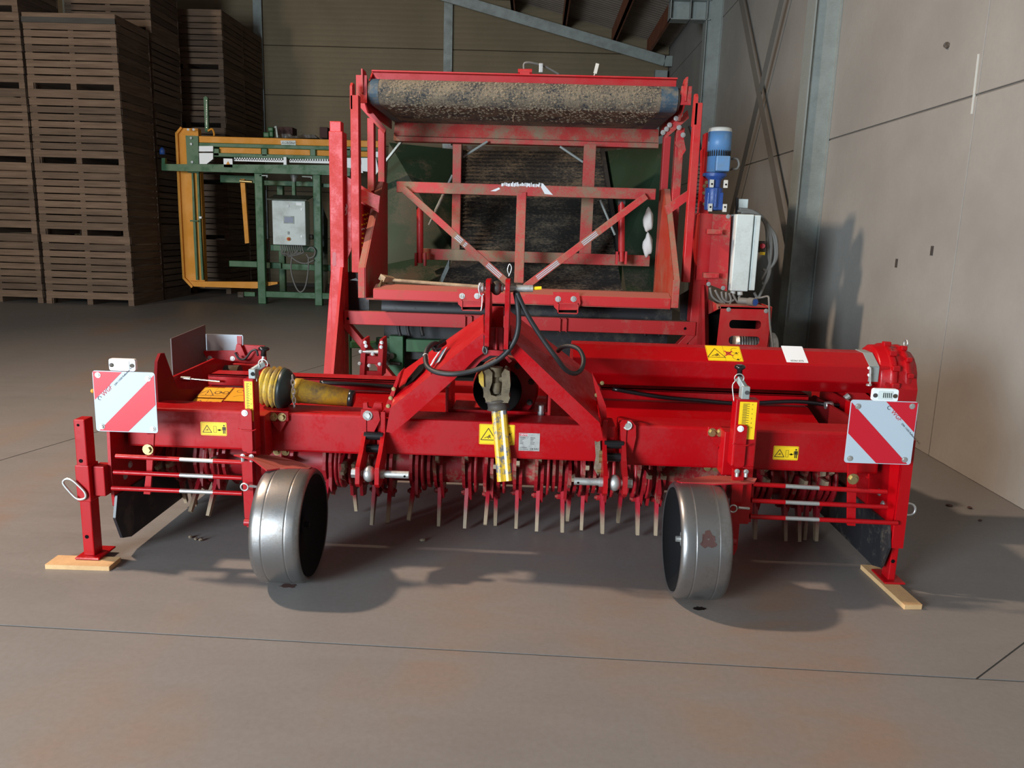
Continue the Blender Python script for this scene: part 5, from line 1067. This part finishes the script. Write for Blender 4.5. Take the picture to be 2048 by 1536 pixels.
    for x, y in ((1416, 459), (1409, 547)):
        a = P(x, y + 9, 6.78); b = P(x + 31, y, 6.78); part('shield_handle', MB().box(a.x, b.x, 6.80, 6.89, a.z, b.z).box(b.x - 0.03, b.x - 0.004, 6.795, 6.80, a.z + 0.007, b.z - 0.007), 'redold', T, 0.002)
    mb = MB()
    for x, y in ((1456, 433), (1417, 568), (1446, 576)): mb.bolt(P(x, y, 6.88), (0, -1, 0), 0.012, 0.008)
    part('bolt', mb, 'zinc', T)
    a = P(1461, 582, 6.82); b = P(1505, 429, 6.82); c = P(1521, 582, 6.82)
    cb = part('control_cabinet', MB().box(a.x, P(1503, 500, 6.82).x, 6.82, 7.30, a.z, b.z), 'cabinet', T, 0.008, 'pale grey electrical cabinet')
    part('cabinet_door', MB().box(P(1505.5, 500, 6.82).x, P(1517, 500, 6.82).x, 6.83, 7.29, a.z + .01, b.z - .005), 'cabinet', cb, 0.005)
    mb = MB(); mb.cut().cyl(P(1466, 582, 6.9), P(1466, 588, 6.9), 0.022, n=12); mb.cut().cyl(P(1480, 583, 6.9), P(1480, 590, 6.9), 0.024, n=12); part('cable_gland', mb, 'cream', cb)
    cab = [[(1420, 575), (1424, 592), (1436, 603), (1446, 606)], [(1430, 580), (1440, 598), (1450, 607)], [(1443, 583), (1446, 597), (1456, 604), (1468, 600)], [(1452, 584), (1453, 600)], [(1466, 588), (1472, 600), (1482, 610)], [(1480, 590), (1478, 598), (1486, 605)], [(1458, 586), (1462, 598), (1460, 608)]]
    for c_ in cab: part('cable', MB().tube([P(x, y, 6.85) for x, y in c_], 0.011, 6), 'cable', T)
    coil = [[(1475, 422), (1500, 424), (1522, 432), (1538, 455), (1543, 490), (1538, 530), (1522, 560)], [(1478, 418), (1505, 422), (1530, 440), (1546, 470), (1551, 500), (1548, 525), (1535, 540), (1524, 538)], [(1482, 425), (1512, 428), (1532, 452), (1535, 500), (1540, 540), (1530, 568), (1524, 565)], [(1528, 440), (1540, 480), (1538, 540), (1520, 590), (1514, 594), (1508, 585)], [(1530, 445), (1550, 470), (1554, 510), (1546, 530)]]
    for c_ in coil: part('cable', MB().tube([P(x, y, 7.05) for x, y in c_], 0.013, 6), 'cable', T, label='grey looped cable')
    part('stop_button', MB().cyl(P(1525, 492, 6.98), P(1525, 492, 6.94), 0.022, n=14), 'signred', part('button_box', MB().pxrect(1518, 482, 1532, 505, 6.98, 0.06), 'darksteel', T, 0.004), label='red mushroom stop button')
    part('button_plate', MB().pxrect(1520, 504, 1530, 510, 6.975, 0.01), 'yellow', T)
    part('small_box', MB().pxrect(1477, 398, 1496, 420, 7.2, 0.08), 'cabinet', T, 0.003); part('conduit', MB().bar(P(1474, 395, 7.2), P(1473, 440, 7.2), 0.02, 0.02), 'black', T)
    g0, g1 = P(1437, 613, 6.55), P(1541, 690, 6.55); Yg = 6.55; zt = P(1480, 612, 6.55).z
    W0, W1 = P(1439, 650, Yg).x, P(1541, 650, Yg).x
    sl = lambda cx0, cx1, cy: [(x, y) for x, y in rrect(P(cx0, cy + 7, Yg).x, P(cx0, cy + 7.5, Yg).z, P(cx1, cy - 7, Yg).x, P(cx1, cy - 7.5, Yg).z, 0.029, 5)]
    zb0 = 0.30
    gd = part('motor_guard', MB().plate([(W0, zt), (W1, zt), (W1 - 0.02, zb0), (W0 - 0.02, zb0)], [sl(1458, 1523, 649), sl(1457, 1520, 681)], lambda x, z_: (x, Yg, z_), (0, 0.006, 0)), 'red2', T, 0, 'red motor guard with oval slots')
    part('guard_top', MB().px([(1437, 613), (1541, 616), (1541, 619), (1437, 617)], Yg, 0.5).yz([(Yg, zt), (Yg + .5, zt + 0.02), (Yg + .5, zb0), (Yg + .42, zb0), (Yg + .40, zt - .12), (Yg, zt - .03)], W0 - 0.02, W0 - 0.01).box(W1, W1 + 0.008, Yg + 0.02, Yg + .5, zb0, zt), 'redold', gd, 0.003)
    part('guarded_motor', MB().lathe([(0, 0.05), (0, 0.125), (0.10, 0.13), (0.34, 0.13), (0.36, 0.1), (0.37, 0.03)], (P(1466, 665, 6.75).x, 6.72, 0.62), (1, 0, 0), 26), 'zinc', gd, label='ribbed grey motor behind the guard')
    mb = MB()
    for k in range(13):
        x = P(1466, 665, 6.75).x + 0.03 + 0.022 * k; mb.cyl((x, 6.72, 0.62), (x + 0.006, 6.72, 0.62), 0.138, n=24)
    part('motor_rib', mb, 'darksteel', gd, kind='stuff', label='ribs of the guarded motor')
    part('guard_back', MB().box(W0 - .01, W1, 6.98, 7.0, zb0, zt - .02), 'void', gd)
    part('guard_leg', MB().box(W0, W0 + 0.04, 6.56, 6.60, 0.0, zb0 + 0.02).box(W1 - 0.06, W1 - 0.02, 6.56, 6.60, 0.0, zb0 + 0.02).box(W0, W0 + 0.04, 6.96, 7.0, 0.0, zb0 + 0.02).box(W1 - 0.06, W1 - 0.02, 6.96, 7.0, 0.0, zb0 + .02), 'redold', gd, 0.003)
    mb = MB(); mb.bolt(P(1457, 619, Yg), (0, -1, 0), 0.012, 0.006); mb.bolt(P(1532, 622, Yg), (0, -1, 0), 0.012, 0.006); part('bolt', mb, 'zinc', gd)
    pl = P(1499, 603, 6.62); part('plug_socket', MB().cyl(pl, pl + Vector((0.03, -0.06, 0.0)), 0.034, n=16).cyl(pl + Vector((-0.08, 0.04, 0)), pl, 0.028, n=12), 'cable', T, label='grey plug lying on the guard')
    part('plug_face', MB().cyl(pl + Vector((0.03, -0.06, 0.0)), pl + Vector((0.031, -0.063, 0.0)), 0.027, n=16), 'bluedark', T)
    part('cable', MB().tube([P(1510, 597, 6.6), P(1524, 595, 6.6), P(1536, 593, 6.55), P(1538, 605, 6.53), P(1540, 650, 6.53), P(1545, 685, 6.53), P(1546, 700, 6.53)], 0.009, 6, 4), 'cable', T, label='thin grey cable down the guard')
M['red2'] = dirtmat('red_machine_paint', (0.50, 0.010, 0.014), (0.42, 0.05, 0.04), 0.60, 0.95, 4.0, 0.42, updust=0.5)
M['redlip'] = dirtmat('streaked_red_paint', (0.48, 0.014, 0.016), (0.33, 0.13, 0.09), 0.72, 0.95, 5.0, 0.5, updust=0.8)
M['redrust'] = dirtmat('orange_rubbed_red_paint', (0.38, 0.030, 0.012), (0.25, 0.10, 0.06), 0.60, 0.95, 3.0, 0.5)
M['soilgrey'] = dirtmat('grey_dry_soil', (0.30, 0.255, 0.18), (0.20, 0.165, 0.115), 0.4, 0.8, 20, 0.95)
hopper()

# broom lying on the tray lip
BR = thing('broom', 'old straw broom with wooden handle lying on the hopper lip', 'broom', tuple(P(770, 575, 6.75)))
part('broom_handle', MB().cyl(P(784, 560, 6.80), P(962, 574, 6.72), 0.014, 0.017, 10), 'handle', BR)
part('broom_head', MB().bar(P(764, 556, 6.70), P(786, 560, 6.84), 0.06, 0.05, (0.5, 0, 1)), 'handle', BR, 0.006)
mb = MB(); rnd = random.Random(2)
for i in range(130):
    t = rnd.random(); s = P(763 + 14 * t, 560 + 3 * t, 6.69 + 0.09 * t + rnd.uniform(-.01, .03)); e = s + Vector((-0.035 + rnd.uniform(-.02, .02), -0.045, -0.088 + rnd.uniform(-.012, .008))); mb.bar(s, e, 0.006, 0.006)
part('bristles', mb, 'tanbristle', BR, kind='stuff', label='straw coloured bristles')

# ================================================================== green elevator inside the hopper
ELV = thing('green_elevator', 'dark green elevator behind the hopper gate with a ribbed black belt and muddy side panels', 'conveyor', (-0.1, 9.0, 0))
def elevator():
    T = ELV
    A0, A1, B0, B1 = P(914, 502, 8.3), P(1232, 508, 8.3), P(926, 300, 9.8), P(1200, 303, 9.8)
    C0, C1 = P(880, 576, 7.75), P(1245, 582, 7.75)
    th = Vector((0, 0.02, -0.04))
    part('elevator_belt', MB().loft([A0, A1, A1 + th, A0 + th], [B0, B1, B1 + th, B0 + th]).loft([C0, C1, C1 + th, C0 + th], [A0, A1, A1 + th, A0 + th]), 'beltin', T, 0, 'black belt with soil between the ribs')
    n = 26
    for i in range(n):
        t = (i + .5) / n; a = A0.lerp(B0, t); b = A1.lerp(B1, t); part('belt_rib', MB().bar(a + Vector((0.01, -0.006, 0.008)), b + Vector((-0.01, -0.006, 0.008)), 0.020, 0.016, (0, -0.6, 0.8)), 'beltin', T)
    for s, a, b, c in ((0, A0, B0, C0), (1, A1, B1, C1)):
        o = Vector((0.04 * (1 if s else -1), 0, 0)); part('belt_edge', MB().loft([a, a + o, a + o + Vector((0, -.05, .06)), a + Vector((0, -.05, .06))], [b, b + o, b + o + Vector((0, -.05, .06)), b + Vector((0, -.05, .06))]), 'rubberdark', T)
    R_ = [A1 + Vector((.05, 0, 0)), B1 + Vector((.04, 0, 0)), P(1338, 285, 9.0), P(1345, 530, 8.2), P(1330, 585, 7.8), C1 + Vector((.04, 0, 0))]
    L_ = [A0 - Vector((.05, 0, 0)), B0 - Vector((.04, 0, 0)), P(778, 285, 9.0), P(765, 530, 8.2), P(775, 580, 7.8), C0 - Vector((.04, 0, 0))]
    for q in (R_, L_):
        d = Vector((0, 0.012, -0.004)); part('side_panel', MB().add(q + [p + d for p in q], [(0, 1, 2), (0, 2, 3), (0, 3, 4), (0, 4, 5), (6, 7, 8), (6, 8, 9), (6, 9, 10), (6, 10, 11)] + [(i, (i + 1) % 6, 6 + (i + 1) % 6, 6 + i) for i in range(6)]), 'greendark', T, 0, 'green side panel with dried mud')
    part('head_frame', MB().bar(B0 + Vector((-.2, 0.05, 0.02)), B1 + Vector((.2, 0.05, 0.02)), 0.05, 0.06), 'darksteel', T)
    for a, b in (((975, 283), (926, 314)), ((1120, 293), (1166, 324)), ((905, 350), (870, 422)), ((1200, 400), (1230, 470)), ((888, 388), (858, 450))): part('tension_rod', MB().cyl(P(*a, 8.05), P(*b, 8.05), 0.012, n=8), 'galv', T)
    part('stay_bar', MB().bar(P(803, 283, 8.6), P(742, 360, 8.6), 0.02, 0.06, (0, 1, 0)), 'galv', T, label='slanting grey steel stay')
    part('support_leg', MB().box(-1.3, -1.2, 9.5, 9.6, 0, 1.9).box(0.95, 1.05, 9.5, 9.6, 0, 1.9).box(-1.3, 1.05, 9.5, 9.6, 1.8, 1.9).box(-1.3, -1.2, 8.2, 8.3, 0, 0.95).box(0.95, 1.05, 8.2, 8.3, 0, 0.95), 'green', T, 0.004)
    # green base frame seen under the hopper
    a, b = P(735, 680, 7.3), P(805, 745, 7.3)
    part('base_frame', MB().pxrect(812, 680, 905, 705, 7.25, 0.10).pxrect(700, 684, 760, 697, 7.30, 0.10).pxrect(752, 676, 806, 702, 7.28, 0.06), 'green', T, 0.005)
    part('base_post', MB().box(P(778, 700, 7.25).x, P(806, 700, 7.25).x, 7.25, 7.35, 0, P(790, 672, 7.25).z), 'green', T, 0.005)
    part('base_post', MB().box(P(690, 700, 7.4).x, P(699, 700, 7.4).x, 7.4, 7.5, 0, P(695, 500, 7.4).z), 'green', T, 0.004)
    part('chain_sprocket', MB().cyl(P(782, 712, 7.2), P(782, 712, 7.26), 0.03, n=12).tube([P(776, 708, 7.2), P(774, 720, 7.2), P(778, 730, 7.2)], 0.02, 6), 'darksteel', T)
    part('cross_pipe', MB().cyl(P(782, 726, 7.22), P(800, 728, 7.22), 0.016), 'darksteel', T)
    part('under_shade_sheet', MB().box(-1.40, 1.25, 7.9, 7.92, 0.05, 0.9), 'void', T, label='dark sheet for the shade under the elevator')  # dark sheet put in for the shade under the elevator
elevator()
# pale sacks in the hopper mouth
for cx, cy, hz, l in ((1297, 440, 0.115, 'upper white sack hanging at the right of the hopper mouth'), (1296, 490, 0.115, 'lower white sack hanging at the right of the hopper mouth')):
    c = P(cx, cy, 7.74); rr = random.Random(cy); b = bmesh.new(); bmesh.ops.create_icosphere(b, subdivisions=3, radius=1.0)
    for v in b.verts:
        k = 1 + 0.10 * math.sin(5 * v.co.x + 3 * v.co.z) + rr.uniform(-.05, .05); v.co = Vector((v.co.x * 0.048 * k, v.co.y * 0.05 * k, v.co.z * hz * (1 - 0.12 * abs(v.co.x)) * k))
    mb = MB(); mb.add([c + v.co for v in b.verts], [tuple(v.index for v in f.verts) for f in b.faces], True); b.free()
    part('sack', mb, 'sack', None, 0, l, cat='sack')

# ================================================================== green and orange machine at the back
GM = thing('box_filler', 'green and orange box filling machine on green legs in front of the dark crates', 'machine', (-5.2, 15.4, 0))
def boxfiller():
    T = GM; Y = 15.0
    def R(name, x0, y0, x1, y1, mat, dy=0.0, th=0.08, bv=0.008, par=None, label=None):
        return part(name, MB().pxrect(x0, y0, x1, y1, Y + dy, th), mat, par or T, bv, label)
    def H(name, pts, mat, dy=0.0, th=0.08, bv=0.006, par=None, label=None):
        return part(name, MB().px(pts, Y + dy, th), mat, par or T, bv, label)
    om = H('lift_mast', [(353, 266), (362, 256), (396, 257), (404, 420), (410, 575), (383, 572), (366, 556), (359, 420)], 'orange', 0.25, 0.14, 0.01, None, 'orange lift mast')
    H('mast_edge', [(350, 266), (361, 253), (364, 256), (355, 268), (362, 420), (369, 555), (386, 572), (383, 576), (365, 557), (357, 420)], 'orange', 0.20, 0.06, 0.004, om)
    H('mast_rail', [(383, 346), (386, 346), (392, 470), (396, 560), (392, 560), (387, 470)], 'green', 0.18, 0.05, 0.004, om, 'green guide rail')
    H('mast_rail', [(393, 346), (397, 346), (402, 470), (407, 560), (403, 560), (398, 470)], 'green', 0.18, 0.05, 0.004, om, 'green guide rail')
    H('mast_roller', [(398, 433), (403, 433), (403, 437), (398, 437)], 'white', 0.14, 0.04, 0.002, om)
    H('mast_tab', [(380, 440), (396, 441), (396, 443), (380, 443)], 'green', 0.12, 0.04, 0.002, om)
    cp = H('carriage_plate', [(371, 271), (396, 272), (398, 346), (375, 345)], 'green', 0.10, 0.05, 0.006, None)
    mb = MB()
    for x, y in ((382, 276), (382, 288), (384, 324), (376, 259), (387, 259)): mb.cut().cyl(P(x, y, Y + 0.10), P(x, y, Y + 0.07), 0.022, n=10)
    part('bolt', mb, 'zinc', cp)
    # top frame: orange fascia, green rails with orange panels between, white plates, toothed scale
    R('top_beam', 398, 277, 765, 290, 'orange', 0.0, 0.10, 0.008, None, 'orange top fascia')
    R('top_rail', 398, 290, 765, 298, 'green', -0.02, 0.10)
    R('lower_rail', 426, 310, 765, 318, 'green', -0.02, 0.10)
    for x0, x1, y0 in ((439, 522, 295), (533, 620, 298), (630, 690, 301), (697, 760, 303)): R('front_panel', x0, y0, x1, y0 + 13, 'orange', 0.05, 0.02, 0.004)
    for x0 in (427, 523, 620, 690): R('panel_stile', x0, 297, x0 + 11, 312, 'green', -0.02, 0.10)
    H('end_bracket', [(398, 292), (426, 292), (426, 303), (398, 303)], 'white', -0.06, 0.04, 0.004, None, 'white guard bracket')
    H('end_bracket', [(398, 306), (426, 306), (426, 318), (413, 328), (399, 328)], 'white', -0.06, 0.04, 0.004, None, 'white guard bracket')
    for x0 in (690, 722):
        H('end_bracket', [(x0, 316), (x0 + 30, 316), (x0 + 36, 346), (x0 + 2, 342)], 'white', -0.05, 0.04, 0.004)  # white here paints in the glare at this end
    R('end_glare_cover', 738, 282, 768, 336, 'white', 0.03, 0.06, 0.004, None, 'end cover whitened for the strong light on it')  # white stands in for the strong light on the machine's end
    H('type_sign', [(561, 281), (591, 281), (592, 293), (563, 292)], 'cabinet', -0.012, 0.01, 0.001, None, 'pale sign on the fascia')
    fr = Frame(P(563, 288, Y - 0.013), (1, 0, 0), (0, 0, 1)); text('sign_text', 'AGRONIC', 0.062, fr, 0.0, 0.0, 'darksteel', T, 0.0, 0.001, 0.2)
    mb = MB()
    for i in range(20):
        x = 468.5 + i * 4.9 ; mb.pxrect(x, 315 + (x - 468) * .016, x + 2.6, 320 + (x - 468) * .016, Y - 0.03, 0.012)
    for i in range(17):
        x = 580 + i * 4.9 ; mb.pxrect(x, 318, x + 2.6, 322.5, Y - 0.03, 0.012)
    part('scale_teeth', mb, 'white', T, kind='stuff', label='white teeth of the comb')
    R('scale_bar', 468, 319, 568, 323.5, 'white', -0.03, 0.012, 0); R('scale_bar', 579, 321.5, 665, 326, 'white', -0.03, 0.012, 0)
    R('scale_post', 567, 314, 573, 342, 'white', -0.09, 0.03, 0.002)
    sg = R('warning_plate', 447, 317, 465, 335, 'white', -0.10, 0.02, 0.003, None, 'small white warning plate')
    mb = MB(); mb.px([(452, 329), (460, 329), (456, 322)], Y - 0.104, 0.003); part('warning_triangle', mb, 'orange', sg)
    # long green boom with the blue lamp
    H('boom', [(324, 328), (655, 330), (700, 336), (700, 352), (655, 350), (324, 341)], 'green', -0.10, 0.10, 0.008)
    H('boom_end', [(323, 316), (330, 316), (330, 341), (323, 340)], 'green', -0.10, 0.08, 0.006)
    part('signal_lamp', MB().lathe([(0, 0.03), (0, 0.05), (0.07, 0.05), (0.10, 0.04), (0.13, 0.01)], P(325, 309, Y - 0.06), (0, 0, 1), 14), 'bluedark', T, 0, 'small blue signal lamp')
    for x, yb in ((358, 343),): pass
    # legs and rails
    for x0, x1, y0, dy in ((508, 524, 346, 0.0), (625, 640, 348, 0.0), (553, 565, 362, 1.5), (684, 696, 352, 0.0)):
        a = P(x0, y0, Y + dy); b = P(x1, y0, Y + dy); part('leg', MB().box(a.x, b.x, Y + dy, Y + dy + 0.12, 0.0, a.z), 'green', T, 0.01)
    for x0, x1, y0 in ((583, 591, 360),):
        a = P(x0, y0, Y + .4); b = P(x1, 410, Y + .4); part('drop_post', MB().box(a.x, b.x, Y + .4, Y + .48, b.z, a.z), 'green', T, 0.006)
    part('post_cone', MB().cyl(P(588, 364, Y + .4), P(588, 350, Y + .4), 0.03, 0.08, 12), 'zinc', T)
    for x0, y0, x1, y1, dy in ((458, 522, 514, 534, .4), (524, 525, 562, 537, .4), (565, 529, 684, 541, .4), (541, 491, 640, 503, .25), (488, 584, 510, 593, -.0), (522, 585, 700, 597, .02), (440, 351, 520, 366, 0.9), (520, 362, 640, 372, 0.9), (560, 366, 680, 374, 1.1)):
        R('cross_rail', x0, y0, x1, y1, 'green', dy, 0.08)
    R('foot_roller', 475, 584, 487, 595, 'darksteel', 0.0, 0.08, 0.01); H('skid', [(522, 610), (530, 610), (530, 612), (508, 612)], 'green', 0, 0.15, 0)
    H('base_beam', [(378, 562), (392, 563), (555, 564), (555, 568), (512, 577), (388, 573)], 'orange', 0.15, 0.12, 0.006, None, 'orange base beam')
    H('crank_arm', [(480, 358), (489, 358), (498, 486), (490, 487)], 'orange', 0.1, 0.06, 0.006, None, 'long orange lever arm'); part('crank_pivot', MB().cyl(P(480, 362, Y + 0.1), P(505, 364, Y + 0.1), 0.03), 'brass', T)
    H('hook_frame', [(519, 350), (535, 350), (535, 355), (533, 355), (533, 352), (519, 352)], 'galv', -0.0, 0.02, 0); H('hook_frame', [(604, 352), (624, 353), (624, 358), (622, 358), (622, 355), (604, 354)], 'galv', 0, .02, 0)
    H('chute_sheet', [(640, 400), (655, 440), (655, 590), (640, 590)], 'greendark', 0.5, 0.02, 0)
    # control cabinet with rain roof
    a = P(546, 489, Y - 0.25); b = P(610, 402, Y - 0.25)
    cb = part('control_cabinet', MB().box(a.x, b.x, Y - 0.25, Y + 0.05, a.z, b.z), 'cabinet', T, 0.012, 'pale grey control cabinet with a screen')
    part('cabinet_roof', MB().ext([(a.x - 0.06, Y - 0.36, b.z + 0.0), (b.x + 0.06, Y - 0.36, b.z + 0.0), (b.x + 0.06, Y - 0.36, b.z + 0.02), (a.x - 0.06, Y - 0.36, b.z + 0.02)], (0, 0.46, 0.09)), 'greendark', cb, 0.003, 'dark cabinet roof')
    def C(name, x0, y0, x1, y1, mat, h=0.01): return part(name, MB().pxrect(x0, y0, x1, y1, Y - 0.25 - h, h), mat, cb, 0.002)
    C('screen_frame', 567, 432, 588, 447, 'galv', 0.012); C('screen', 569, 434, 586, 445, 'screen', 0.014); C('label_plate', 592, 405, 604, 411, 'white'); C('key_switch', 575, 463, 579, 469, 'galv')
    C('door_lock', 601, 416, 605, 421, 'white'); C('door_lock', 601, 470, 605, 475, 'white')
    part('rotary_switch', MB().cyl(P(577, 478, Y - 0.25), P(577, 478, Y - 0.28), 0.035, n=14), 'orange', cb); part('switch_knob', MB().cyl(P(577, 478, Y - 0.28), P(577, 478, Y - 0.30), 0.02, n=10), 'redink', cb)
    part('top_lamp', MB().cyl(P(576, 412, Y - 0.25), P(576, 412, Y - 0.27), 0.022, n=12), 'white', cb)
    rnd = random.Random(6)
    for i in range(11):
        x = 561 + i * 4.2; part('cable', MB().tube([P(x, 489, Y - .1), P(x + 2, 499, Y - .12), P(x + rnd.uniform(-4, 6), 506, Y - .1), P(576 + rnd.uniform(-4, 12), 508 + rnd.uniform(0, 6), Y - .05)], 0.014, 5, 4), 'cable', T)
    for c_ in ([(584, 510), (582, 540), (590, 570), (600, 584), (610, 575), (616, 545), (617, 515)], [(576, 505), (590, 520), (610, 527), (628, 520)], [(615, 500), (622, 494), (630, 500), (628, 512), (618, 516), (613, 508)]):
        part('cable', MB().tube([P(x, y, Y - 0.05) for x, y in c_], 0.016, 5, 4), 'cable', T)
    part('plug', MB().cyl(P(619, 474, Y), P(626, 474, Y), 0.05, n=10), 'darksteel', T)
    # perforated upright and drives on top
    a = P(405, 263, Y + .5); H('perforated_upright', [(407, 195), (411, 192), (415, 195), (417, 264), (410, 264)], 'green', 0.5, 0.06, 0.004)
    mb = MB()
    for i in range(16): p = P(413, 201 + i * 3.6, Y + .497); mb.cyl(p, p + Vector((0, .003, 0)), 0.010, n=6)
    part('hole_row', mb, 'zinc', T, kind='stuff', label='row of bright holes in the upright')
    part('top_arch', MB().tube([P(416, 262, Y + .5), P(424, 258, Y + .5), P(428, 266, Y + .5), P(428, 272, Y + .5)], 0.02, 6), 'orange', T)
    for q in ((535, 254, 546, 263), (526, 264, 538, 275), (538, 262, 546, 274)): R('drive_motor', *q, 'green', 0.5, 0.12, 0.02)
    H('motor_guard', [(549, 252), (553, 252), (556, 275), (553, 275), (551, 256), (549, 256)], 'galv', 0.5, 0.04, 0.002)
    R('dark_hopper', 556, 254, 585, 270, 'rust', 0.9, 0.3); H('roller_train', [(556, 276), (560, 268), (580, 267), (585, 272), (600, 271), (606, 267), (615, 270), (625, 268), (636, 276)], 'darksteel', 0.7, 0.2, 0.01); R('dark_hopper', 639, 254, 655, 276, 'rust', 0.6, 0.2)
M['screen'] = simple('blue_grey_screen', (0.20, 0.25, 0.36), 0.2)
boxfiller()

# ================================================================== bits on the floor
rnd = random.Random(9)
def clod(px, py, r, label, mat='soil', flat=0.6):
    c = PZ(px, py); mb = MB(); rr = random.Random(int(px)); b = bmesh.new(); bmesh.ops.create_icosphere(b, subdivisions=2, radius=r)
    for v in b.verts: v.co *= rr.uniform(0.75, 1.2); v.co.z = v.co.z * flat
    z0 = min(v.co.z for v in b.verts); mb.add([c + v.co - Vector((0, 0, z0)) for v in b.verts], [tuple(v.index for v in f.verts) for f in b.faces]); b.free()
    return part('soil_clod', mb, mat, None, 0, label, cat='soil clod')
clod(381, 1076, 0.011, 'small dry soil clod, leftmost of three in a row by the left wheel')
clod(392, 1080, 0.010, 'small dry soil clod, middle of three in a row by the left wheel')
clod(402, 1082, 0.011, 'small dry soil clod, rightmost of three in a row by the left wheel')
clod(845, 1083, 0.014, 'pale crumb of soil under the tines right of the left wheel', 'soilgrey')
clod(1939, 1017, 0.014, 'dark soil crumb in the shade near the right wall', 'rust', 0.5)
clod(1898, 1012, 0.018, 'flat dark soil crumb beside the right wire pin handle', 'rust', 0.3)
clod(1960, 1042, 0.010, 'small dark crumb on the floor at the right wall joint', 'rust', 0.5)
def stain(px, py, rx, ry, label, n=22):
    c = PZ(px, py); rr = random.Random(int(px)); pts = []
    for i in range(n):
        t = 2 * math.pi * i / n; k = rr.uniform(0.65, 1.15); pts.append(c + Vector((rx * k * math.cos(t), ry * k * math.sin(t), 0.0002)))
    return part('oil_stain', MB().ext(pts, (0, 0, 0.0008)), 'oil' if px > 1000 else 'rust', None, 0, label, cat='stain')
stain(575, 1172, 0.036, 0.022, 'rusty drip stain on the floor below the left gauge wheel')
stain(1398, 1217, 0.032, 0.016, 'black drip stain on the floor in front of the right gauge wheel')
